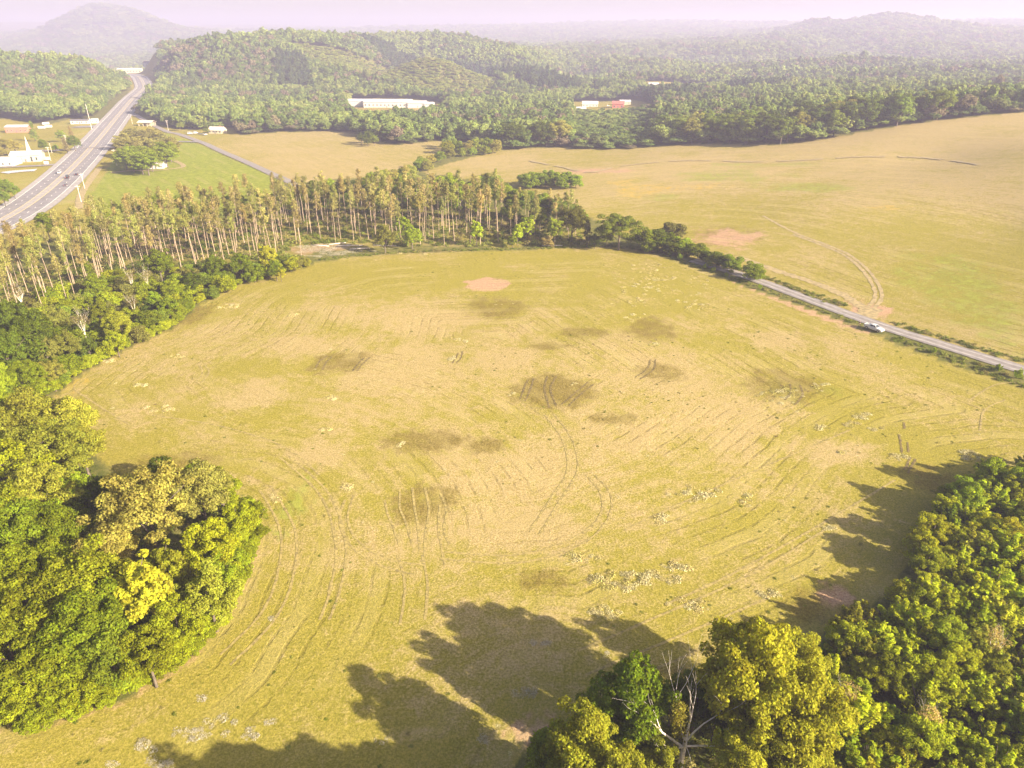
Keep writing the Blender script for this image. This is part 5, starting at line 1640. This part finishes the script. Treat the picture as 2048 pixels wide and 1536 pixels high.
building('garage', 'small pale garage in the farmyard with parked vans', 392, 256, 9, 6, 2.8, rad(-10), 'cream_wall', 'roof_white', 1.4, .4, [(-2.5, .2, 2.2, 2)], False, cat='garage')
wk = building('works_building', 'very long white roofed works in the clearing of the valley wood', 778, 213, 66, 26, 6.5, rad(-4), 'white_wall', 'roof_white', 3.2, .6, W4(66, 12, 2, 2, 1.6), True, cat='factory')
for (ox, oy, L, W, H, rh, dx) in ((-38, 14, 60, 22, 6, 2.6, 0), (42, -3, 24, 24, 5.5, 2.6, 0), (58, -6, 14, 18, 4.5, 2, 0)):
    MB().box(ox - L / 2, ox + L / 2, oy - W / 2, oy + W / 2, -1.5, H).add([(ox - L / 2, oy - W / 2, H), (ox - L / 2, oy + W / 2, H), (ox - L / 2, oy, H + rh), (ox + L / 2, oy - W / 2, H), (ox + L / 2, oy + W / 2, H), (ox + L / 2, oy, H + rh)], [(0, 2, 1), (3, 4, 5)]).build('wall', MT['white_wall'], wk)
    for s in (-1, 1):
        v = [(ox - L / 2 - .5, oy + s * (W / 2 + .5), H), (ox + L / 2 + .5, oy + s * (W / 2 + .5), H), (ox + L / 2 + .5, oy, H + rh + .1), (ox - L / 2 - .5, oy, H + rh + .1)]
        MB().add(v + [(a_, b_, c_ + .2) for a_, b_, c_ in v], [(0, 1, 2, 3), (7, 6, 5, 4), (0, 4, 5, 1), (1, 5, 6, 2), (2, 6, 7, 3), (3, 7, 4, 0)]).build('roof', MT['roof_white'], wk)
building('far_house', 'pale farmhouse on the hillside clearing beside the wood', 1180, 213, 22, 11, 4, rad(-5), 'white_wall', 'roof_tan', 3, .5, W4(22, 5), True)
building('red_barn', 'red walled barn on the hillside clearing', 1236, 215, 16, 12, 5, rad(-8), 'red_metal', 'red_metal', 3.2, .5, [(-5, 1, 1.6, 1.8), (5, 1, 1.6, 1.8)], True, cat='barn')
building('farm_shed', 'white roofed shed behind the red barn', 1250, 209, 15, 10, 4, rad(-4), 'cream_wall', 'roof_white', 2, .5, W4(15, 3), False, cat='shed')
building('white_cottage', 'tiny white cottage at the near side of the hillside clearing', 1162, 222, 12, 8, 3.2, rad(4), 'white_wall', 'roof_white', 2, .5, W4(12, 3), True)
building('valley_house', 'white roofed house among trees far across the valley', 1398, 176, 24, 12, 5, 0, 'cream_wall', 'roof_white', 3, .5, W4(24, 5), True, D=1310)
building('valley_house', 'tan house left of the white roofed house far across the valley', 1322, 181, 20, 12, 5, .2, 'cream_wall', 'roof_tan', 3, .5, W4(20, 4), True, D=1290)
building('valley_house', 'pale flat looking house at the left of the far valley houses', 1306, 175, 18, 12, 5, .1, 'white_wall', 'roof_white', 2, .5, W4(18, 4), True, D=1330)
building('roadhouse', 'long white roadhouse where the highway bends out of sight', 262, 149, 56, 16, 8, rad(8), 'cream_wall', 'roof_white', 2.5, .8, W4(56, 8, 2, 3, 3), True, D=1900, cat='roadhouse')
building('hillside_house', 'dark roofed house at the foot of the forested hill by the bend', 306, 153, 30, 16, 7, rad(-10), 'white_wall', 'roof_dark', 4, .8, W4(30, 5, 2, 2, 2), True, D=1800)
building('bend_store', 'dark roofed store in the cutting inside the highway bend', 247, 163, 24, 16, 5, rad(30), 'white_wall', 'roof_dark', 3, .6, W4(24, 4), True, D=1520, cat='store')
hl = building('hilltop_lodge', 'long pale roofed lodge on the wooded hilltop', 86, 114, 27, 12, 5, rad(-4), 'roof_dark', 'roof_white', 3, 1.0, W4(27, 5, 2, 2, 1.8), False, D=1370)
hl.location.z += 9
MB().box(-13, 13, -5.5, 5.5, -12, 0).build('basement', MT['brick'], hl)
# cluttered yard beside the brick building
for i, (px, py, m_, lb) in enumerate([(84, 258, 'car_white', 'white trailer box in the cluttered yard'), (98, 256, 'roof_tan', 'orange tan machine box in the cluttered yard'), (92, 250, 'roof_tan', 'tan stack of crates behind the white trailer box')]):
    x, y = G(px, py)
    r0 = tag(empty('trailer', x, y, None, .2 + i * .3), lb, 'trailer')
    MB().box(-3.4, 3.4, -1.2, 1.2, .7, 3.0).build('body', MT[m_], r0, bevel=.08)
    for s in (-1, 1):
        w_ = MB().tube([(1.2, s * 1.05, .42), (1.2, s * 1.3, .42)], [.42, .42], 12).build('wheel', MT['rubber'], r0)
    MB().box(-4.6, -3.4, -.08, .08, .5, .66).build('drawbar', MT['roof_dark'], r0)


# ------------------------------------------------------------------ poles and signs
def pole(px, py, H, label, arm=True, name='utility_pole', thick=.17, lean=0):
    x, y = G(px, py)
    root = tag(empty(name, x, y, None, .5), label, 'pole')
    MB().tube([(0, 0, -.5), (0, 0, H)], [thick, thick * .65], 8).build('shaft', MT['grey_wood'], root)
    if arm:
        MB().box(-1.3, 1.3, -.08, .08, H - .9, H - .7).build('crossarm', MT['grey_wood'], root)
        for s in (-1.1, 0, 1.1):
            MB().tube([(s, 0, H - .7), (s, 0, H - .4)], [.06, .04], 6).build('insulator', MT['white_wall'], root)
        MB().tube([(.35, 0, H - 2.4), (.35, 0, H - 1.4)], [.22, .22], 8).build('transformer', MT['roof_grey'], root)
    return root


pole(234, 331, 12, 'utility pole with crossarm left of the copse by the highway')
pole(184, 260, 26, 'very tall slim pole beside the highway above the roadside lot', False, 'light_mast', .28)
pole(136, 298, 12, 'utility pole beside the church road conifers')
pole(102, 322, 11, 'utility pole right of the church')
pole(104, 306, 8, 'short pole behind the church sign', False)
pole(163, 405, 10, 'utility pole beside the gravel lane near the pines')
pole(170, 378, 10, 'utility pole farther up the gravel lane')
pole(337, 262, 11, 'utility pole on the side road by the open shed')
pole(265, 248, 10, 'utility pole on the highway side of the open shed', False)
pole(232, 141 + 9, 14, 'tall pole where the highway bends', False, 'light_mast', .2)
pole(1322, 222, 12, 'utility pole in front of the dark wood by the hillside clearing')
for px, py, lb in ((94, 331, 'white church sign board on posts beside the drive'), (97, 322, 'small white sign board closer to the church')):
    x, y = G(px, py)
    r0 = tag(empty('sign_board', x, y, None, .3), lb, 'sign')
    MB().box(-1.6, 1.6, -.1, .1, 1.0, 3.2).build('board', MT['white_wall'], r0)
    for s in (-1, 1):
        MB().box(s * 1.2 - .1, s * 1.2 + .1, -.08, .08, -.3, 1.0).build('post', MT['roof_dark'], r0)
for px, py, lb in ((26, 334, 'left yellow post before the church hall'), (31, 333, 'right yellow post before the church hall')):
    x, y = G(px, py)
    MB_ = MB().tube([(0, 0, -.2), (0, 0, 4.0), (0, 0, 4.1)], [.14, .14, .05], 8).build('lamp_post', MT['cream_wall'])
    MB_.location = (x, y, float(zq(x, y)))
    tag(MB_, lb, 'post')


# ------------------------------------------------------------------ vehicles
def vehicle(name, label, x, y, yaw, paint, kind='car', z=None, cat='car'):
    root = tag(empty(name, x, y, (float(zq(x, y)) + .10 * (1 + math.hypot(x, y) / 250)) if z is None else z, yaw), label, cat)
    if kind == 'pickup':
        L, W = 5.9, 2.0
        body = [(-2.95, .55), (-2.95, 1.12), (-1.05, 1.15), (1.15, 1.18), (2.6, 1.08), (2.9, .95), (2.95, .5), (2.5, .38), (-2.6, .40)]
        cab = [(-1.05, 1.15), (-.85, 1.84), (.45, 1.88), (1.35, 1.17)]
        wx = (-1.85, 1.9)
    elif kind == 'van':
        L, W = 5.4, 2.0
        body = [(-2.7, .5), (-2.7, 1.15), (1.6, 1.2), (2.6, 1.0), (2.7, .5), (2.3, .35), (-2.4, .35)]
        cab = [(-2.68, 1.15), (-2.6, 2.25), (.9, 2.25), (1.75, 1.2)]
        wx = (-1.7, 1.75)
    else:
        L, W = 4.6, 1.8
        body = [(-2.3, .45), (-2.3, .95), (-1.9, 1.0), (1.0, 1.0), (2.1, .85), (2.3, .65), (2.25, .35), (-2.2, .32)]
        cab = [(-1.9, .99), (-1.2, 1.42), (.3, 1.45), (1.15, .99)]
        wx = (-1.4, 1.42)
    b = MB().prism(body, -W / 2, W / 2).mesh('body')
    bmx = bmesh.new()
    bmx.from_mesh(b)
    bmesh.ops.bevel(bmx, geom=bmx.edges[:], offset=.09, segments=2, affect='EDGES', profile=.6)
    bmx.to_mesh(b)
    bmx.free()
    link('body', b, MT[paint], root)
    n = len(cab)
    cx = sum(p[0] for p in cab) / n
    hw_ = W / 2 - .08
    vs = [(px_, -(hw_ if pz < 1.3 else hw_ - .18), pz) for px_, pz in cab] + [(px_, (hw_ if pz < 1.3 else hw_ - .18), pz) for px_, pz in cab]
    MB().add(vs, [(3, 2, 1, 0), (4, 5, 6, 7), (0, 1, 5, 4), (1, 2, 6, 5), (2, 3, 7, 6), (3, 0, 4, 7)]).build('cab', MT[paint], root, bevel=.05)

    def lerp(a_, b_, t):
        return a_ + (b_ - a_) * t
    # side windows
    zb, zt = lerp(cab[0][1], cab[1][1], .18), lerp(cab[0][1], cab[1][1], .86)

    def xf(z_, i, j):
        return lerp(cab[i][0], cab[j][0], (z_ - cab[i][1]) / (cab[j][1] - cab[i][1]))

    def yf(z_):
        return lerp(hw_, hw_ - .18, (z_ - cab[0][1]) / (cab[1][1] - cab[0][1]))
    xb0, xt0 = xf(zb, 0, 1) + .12, xf(zt, 0, 1) + .12
    xb1, xt1 = xf(zb, 3, 2) - .12, xf(zt, 3, 2) - .12
    mid0, mid1 = lerp(xb0, xb1, .47), lerp(xb0, xb1, .52)
    for s in (-1, 1):
        for q0b, q0t, q1b, q1t in ((xb0, xt0, mid0, mid0), (mid1, mid1, xb1, xt1)):
            pr = [(q0b, zb), (q1b, zb), (q1t, zt), (q0t, zt)]
            v = [(a_, s * (yf(c_) + .015), c_) for a_, c_ in pr] + [(a_, s * (yf(c_) - .03), c_) for a_, c_ in pr]
            MB().add(v, [(0, 1, 2, 3), (7, 6, 5, 4), (0, 4, 5, 1), (1, 5, 6, 2), (2, 6, 7, 3), (3, 7, 4, 0)]).build('side_window', MT['glass'], root)
    for i, j, nm, sg in ((3, 2, 'windscreen', 1), (0, 1, 'rear_window', -1)):
        a_, c_ = cab[i], cab[j]
        v = []
        for t in (.1, .9):
            for s in (-1, 1):
                x_, z_ = lerp(a_[0], c_[0], t) + sg * .02, lerp(a_[1], c_[1], t) + .02
                v.append((x_, s * (yf(z_) - .1), z_))
        v += [(p[0] - sg * .04, p[1], p[2] - .04) for p in v]
        MB().add(v, [(0, 1, 3, 2), (4, 6, 7, 5), (0, 4, 5, 1), (1, 5, 7, 3), (3, 7, 6, 2), (2, 6, 4, 0)]).build(nm, MT['glass'], root)
    wr = .38 if kind != 'car' else .33
    for ax in wx:
        for s in (-1, 1):
            w_ = tag(MB().tube([(ax, s * (W / 2 - .22), wr), (ax, s * (W / 2 + .03), wr)], [wr, wr], 16).build('wheel', MT['rubber'], root, False))
            MB().tube([(ax, s * (W / 2 + .02), wr), (ax, s * (W / 2 + .05), wr)], [wr * .62, wr * .58], 12).build('rim', MT['chrome'], w_)
            MB().tube([(ax, s * (W / 2 - .3), wr + .02), (ax, s * (W / 2 + .012), wr + .02)], [wr * 1.18, wr * 1.18], 16).build('wheel_arch', MT['roof_dark'], root)
    xf_ = max(p[0] for p in body)
    xr_ = min(p[0] for p in body)
    for s in (-1, 1):
        MB().box(xf_ - .2, xf_ + .01, s * (W / 2 - .35) - .2, s * (W / 2 - .35) + .2, .72, .9).build('headlight', MT['lamp_w'], root)
        MB().box(xr_ - .01, xr_ + .1, s * (W / 2 - .15) - .1, s * (W / 2 - .15) + .1, .75, 1.05).build('tail_light', MT['lamp_r'], root)
        MB().box(cab[3][0] - .45, cab[3][0] - .3, s * (W / 2 + .1) - .1, s * (W / 2 + .1) + .1, cab[3][1] + .02, cab[3][1] + .2).build('mirror', MT['roof_dark'], root)
    MB().box(xf_ - .12, xf_ + .06, -W / 2 + .12, W / 2 - .12, .42, .6).build('bumper', MT['chrome'], root)
    if kind == 'pickup':
        MB().box(-2.8, -1.15, -.8, .8, 1.10, 1.17).build('truck_bed', MT['roof_dark'], root)
        for s in (-1, 1):
            MB().box(-2.93, -1.08, s * .92 - .07, s * .92 + .07, 1.05, 1.36).build('bed_rail', MT[paint], root)
        MB().box(-2.95, -2.83, -.9, .9, .8, 1.36).build('tailgate', MT[paint], root)
        tb = MB().box(-1.6, -1.2, -.75, .75, 1.12, 1.45).build('tool_box', MT['chrome'], root)
        MB().box(-2.3, -1.9, -.4, .3, 1.15, 1.40).build('cargo', MT['white_wall'], root)
    return root


g0, g1 = G(1733, 655), G(1764, 665)
yaw = math.atan2(g1[1] - g0[1], g1[0] - g0[0])
c = G(1747, 661)
vehicle('pickup_truck', 'white pickup truck parked on the verge of the country road', c[0], c[1], yaw, 'car_white', 'pickup', cat='pickup truck')


def along(line, px, py, off):
    p = G(px, py)
    P = resample(line, 4)
    i = int(np.argmin(np.hypot(P[:, 0] - p[0], P[:, 1] - p[1])))
    T = P[min(i + 1, len(P) - 1)] - P[max(i - 1, 0)]
    T /= np.hypot(*T)
    return P[i] + np.array([T[1], -T[0]]) * off, math.atan2(T[1], T[0])


for px, py, off, rev, pt, kd, lb, ct_ in [(162, 350, 8, 0, 'car_black', 'car', 'black car heading away nearest the pasture side of the highway', 'car'), (146, 357, 4.2, 0, 'car_black', 'van', 'dark van on the inner lane of the highway', 'van'),
                                          (143, 371, 8, 0, 'car_grey', 'car', 'grey car following lowest on the highway', 'car'), (139, 346, -4.5, 1, 'car_white', 'van', 'white van on the church side of the highway', 'van'),
                                          (180, 294, -8.5, 1, 'car_grey', 'car', 'grey car at the highway crossing', 'car'), (283, 196, -4, 1, 'car_grey', 'car', 'small grey car far up the highway', 'car'), (286, 190, 5, 0, 'car_white', 'car', 'small white car far up the highway', 'car')]:
    p, yw = along(HWYW, px, py, off)
    vehicle('car' if kd == 'car' else 'van', lb, p[0], p[1], yw + math.pi * rev, pt, kd, cat=ct_)
for px, py, yw, pt, kd, lb in [(381, 269, .4, 'car_white', 'van', 'white van parked at the left of the farmyard'), (392, 268, .9, 'car_white', 'van', 'second white van parked in the farmyard'), (403, 270, .2, 'car_grey', 'car', 'grey car parked in the farmyard'), (411, 271, 1.2, 'car_white', 'car', 'white car parked at the right of the farmyard'),
                               (350, 286, .3, 'car_red', 'car', 'red car on the side road spur'), (1216, 213, .2, 'car_white', 'car', 'white car between the farmhouse and the red barn'), (838, 216, 1.0, 'car_white', 'van', 'white van on the works yard'), (855, 218, .4, 'car_grey', 'van', 'dark van on the works yard')]:
    x, y = G(px, py)
    vehicle('car' if kd == 'car' else 'van', lb, x, y, yw, pt, kd, cat=kd)


# ------------------------------------------------------------------ person by the truck
def skin_body(name, joints, edges, mat, parent, sub=2):
    me = bpy.data.meshes.new(name)
    me.from_pydata([j[0] for j in joints], edges, [])
    o = bpy.data.objects.new(name, me)
    COL.objects.link(o)
    o.parent = parent
    o.modifiers.new('skin', 'SKIN')
    sk = me.skin_vertices[0].data if me.skin_vertices else None
    if sk is None:
        bm = bmesh.new()
        bm.from_mesh(me)
        bm.verts.layers.skin.verify()
        bm.to_mesh(me)
        bm.free()
        sk = me.skin_vertices[0].data
    for i, j in enumerate(joints):
        r_ = j[1]
        sk[i].radius = r_ if isinstance(r_, tuple) else (r_, r_)
    sk[0].use_root = True
    ss = o.modifiers.new('sub', 'SUBSURF')
    ss.levels = ss.render_levels = sub
    me.materials.append(mat)
    return o


px_, py_ = 1718, 652
x, y = G(px_, py_)
pr = tag(empty('person', x, y, None, 2.2), 'person in dark top and khaki trousers standing on the road verge behind the pickup', 'person')
J = [((0, 0, .95), (.13, .10)), ((0, 0, 1.2), (.13, .09)), ((0, 0, 1.42), (.14, .09)), ((0, 0, 1.52), .055), ((0, .01, 1.62), (.075, .085)), ((0, .01, 1.72), (.075, .085)), ((0, .0, 1.79), (.05, .055))]
E = [(0, 1), (1, 2), (2, 3), (3, 4), (4, 5), (5, 6)]
for s in (-1, 1):
    n0 = len(J)
    J += [((s * .19, 0, 1.42), .055), ((s * .24, .02, 1.15), .042), ((s * .26, .10, .92), .034), ((s * .26, .13, .84), .035), ((s * .26, .15, .77), .016)]
    E += [(2, n0), (n0, n0 + 1), (n0 + 1, n0 + 2), (n0 + 2, n0 + 3), (n0 + 3, n0 + 4)]
    J += [((s * .26 + s * .02, .17, .76), .01), ((s * .26 - s * .02, .17, .765), .01), ((s * .24, .18, .83), .011)]
    E += [(n0 + 3, n0 + 5), (n0 + 3, n0 + 6), (n0 + 3, n0 + 7)]
    n0 = len(J)
    J += [((s * .10, 0, .86), .085), ((s * .11, .02, .5), .06), ((s * .12, -.02, .1), .042), ((s * .12, .1, .05), .035)]
    E += [(0, n0), (n0, n0 + 1), (n0 + 1, n0 + 2), (n0 + 2, n0 + 3)]
skin_body('body', J, E, MT['skin'], pr)
skin_body('shirt', [((0, 0, .96), (.16, .125)), ((0, 0, 1.2), (.155, .115)), ((0, 0, 1.42), (.16, .11)), ((.2, 0, 1.42), .075), ((.235, .02, 1.2), .062), ((-.2, 0, 1.42), .075), ((-.235, .02, 1.2), .062)],
          [(0, 1), (1, 2), (2, 3), (3, 4), (2, 5), (5, 6)], MT['shirt'], pr)
skin_body('trousers', [((0, 0, .95), (.15, .12)), ((.10, 0, .84), .105), ((.11, .02, .5), .08), ((.12, -.02, .12), .065), ((-.10, 0, .84), .105), ((-.11, .02, .5), .08), ((-.12, -.02, .12), .065)],
          [(0, 1), (1, 2), (2, 3), (0, 4), (4, 5), (5, 6)], MT['trousers'], pr)
skin_body('hair', [((0, -.025, 1.76), (.085, .09)), ((0, -.045, 1.68), (.08, .06))], [(0, 1)], MT['hair'], pr)

# ------------------------------------------------------------------ air
hm, ns, ls = new_mat('valley_haze')
pv = nd(ns, 'ShaderNodeVolumePrincipled')
pv.inputs['Color'].default_value = (0.52, 0.505, 0.775, 1)
pv.inputs['Density'].default_value = 0.00029
pv.inputs['Anisotropy'].default_value = 0.1
o_ = nd(ns, 'ShaderNodeOutputMaterial')
ls.new(pv.outputs[0], o_.inputs['Volume'])
R_ = R1 + 150
hz = MB().box(-R_, R_, -R_, R_, min(Zmin, 0) - 3, float(Z.max()) + 40).build('haze', hm)
tag(hz, kind='stuff', label='pale violet evening haze over the valley')
print('zmax', Z.max(), 'zmin', Zmin)

# ------------------------------------------------------------------ labels: say where each repeated plant stands
SHORT = {'fringe shrubs round the rounded wood': 'yellow green fringe shrub', 'trees of the clump jutting into the tan field': 'round clump tree', 'saplings on the country road verge': 'small bright verge sapling',
         'mixed trees between the pine stand and the meadow': None, 'shrubs between the pine stand and the meadow': 'shrub among mixed trees', 'low shrubs lining the meadow edge below the pines': 'bright low edge shrub',
         'saplings packed together in the thicket': None, 'tall pines left standing in the thinned stand': 'tall bare trunked pine', 'leafy trees behind the thinned pines': 'leafy tree behind pines',
         'bushes of the island thicket on the far field': 'bush of the island thicket', 'bushes of the hedge between the far fields': 'yellow green hedge bush', 'trees of the copse beside the highway': None,
         'trees edging the far woods': None, 'leafless trees in the thicket': 'leafless pale tree', 'rounded trees in the thicket': 'rounded leafy tree'}
LM = [(20, 680, 'dark trees at the photo edge'), (275, 565, 'paired bare trees'), (165, 650, 'lone bare tree'), (490, 520, 'round trees by the chips'), (60, 440, 'highway'), (165, 400, 'gravel lane'), (330, 370, 'green pasture'), (640, 495, 'pale chip clearing'),
      (575, 362, 'end of the side road'), (812, 455, 'two bright young trees'), (953, 458, 'slim column tree'), (1055, 450, 'bright lime tree'), (1240, 455, 'large round corner tree'), (1100, 355, 'island thicket'), (735, 272, 'dark field clump'),
      (950, 290, 'hedge between fields'), (316, 330, 'small barn'), (250, 262, 'highway bend'), (436, 266, 'farmhouse'), (780, 205, 'white works'), (1236, 215, 'red barn'), (1440, 475, 'red soil patch'), (1330, 240, 'dark wood edge'), (1550, 250, 'bulging tree line'),
      (1800, 240, 'sloping tree line'), (2030, 200, 'crest by the photo edge'), (1985, 945, 'bright end trees'), (1850, 1440, 'middle leafless tree'), (1990, 1290, 'upper leafless tree'), (1690, 1400, 'lower leafless tree'), (1680, 1195, 'bare soil patch'), (1850, 1090, 'thicket corner'),
      (1747, 654, 'white pickup'), (1506, 541, 'last hedge bush'), (40, 1440, 'lower left verge'), (300, 1380, 'bottom curve'), (500, 1080, 'rightmost bulge'), (130, 770, 'yellow flower patch'), (390, 600, 'meadow edge bend'), (1040, 265, 'creek wood'), (640, 250, 'tan field corner')]
ORD = ['leftmost', 'second from left', 'third from left', 'fourth from left', 'fifth from left', 'sixth from left', 'seventh from left', 'eighth from left', 'ninth from left', 'tenth from left', 'eleventh from left', 'twelfth from left']


def pix(v):
    x_, y_, z_ = v
    dep = y_ * CP + (CAM_H - z_) * SP
    return x_ / dep * FPX + 1024, ((CAM_H - z_) * CP - y_ * SP) / dep * FPX + 768


buckets = {}
for o in list(COL.objects):
    if o.parent is None and o.get('group') in SHORT:
        sh = SHORT[o['group']]
        lab = o['label']
        if sh is None:
            w_ = lab.split()
            cutw = {'in', 'at', 'near', 'between', 'of', 'beside', 'by'}
            k = next((i for i, q in enumerate(w_) if q in cutw), 4)
            sh = ' '.join(w_[:min(k, 6)])
        top = pix(tuple(o.location + Vector((0, 0, 3.0))))
        if not (-10 < top[0] < 2058 and -10 < top[1] < 1560):
            o['label'] = sh + ' standing just outside the photo'
            continue
        lm = min(LM, key=lambda L: math.hypot(L[0] - top[0], (L[1] - top[1]) * 1.3))
        dx, dy = top[0] - lm[0], (top[1] - lm[1]) * 1.6
        where = 'beside' if math.hypot(dx, dy) < 22 else ('right of' if dx > 0 else 'left of') if abs(dx) > abs(dy) else ('below' if dy > 0 else 'above')
        buckets.setdefault((sh, where, lm[2]), []).append((top[0], top[1], o))
for (sh, where, lm), L in buckets.items():
    groups_ = [('', sorted(L, key=lambda t: t[0]))]
    if len(L) > 12:
        L2 = sorted(L, key=lambda t: t[1])
        n_ = math.ceil(len(L) / 12)
        nm_ = {2: ('back row', 'front row'), 3: ('back row', 'middle row', 'front row')}.get(n_, tuple('row %d from back' % (i + 1) for i in range(n_)))
        q = math.ceil(len(L) / n_)
        groups_ = [(nm_[i], sorted(L2[i * q:(i + 1) * q], key=lambda t: t[0])) for i in range(n_)]
    for rw_, G_ in groups_:
        for i, (_, _, o) in enumerate(G_):
            a_ = (ORD[i] + ' ' if len(G_) > 1 and i < 12 else '') + (rw_ + ' ' if rw_ else '')
            o['label'] = ' '.join((a_ + sh + ' ' + where + ' the ' + lm).split()[:16])
for o in list(COL.objects):
    if o.parent is None and o.name.startswith('broadleaf_tree') and 'shade the meadow' in (o.get('group') or ''):
        pass
if 'DEBUG' in globals():
    pass
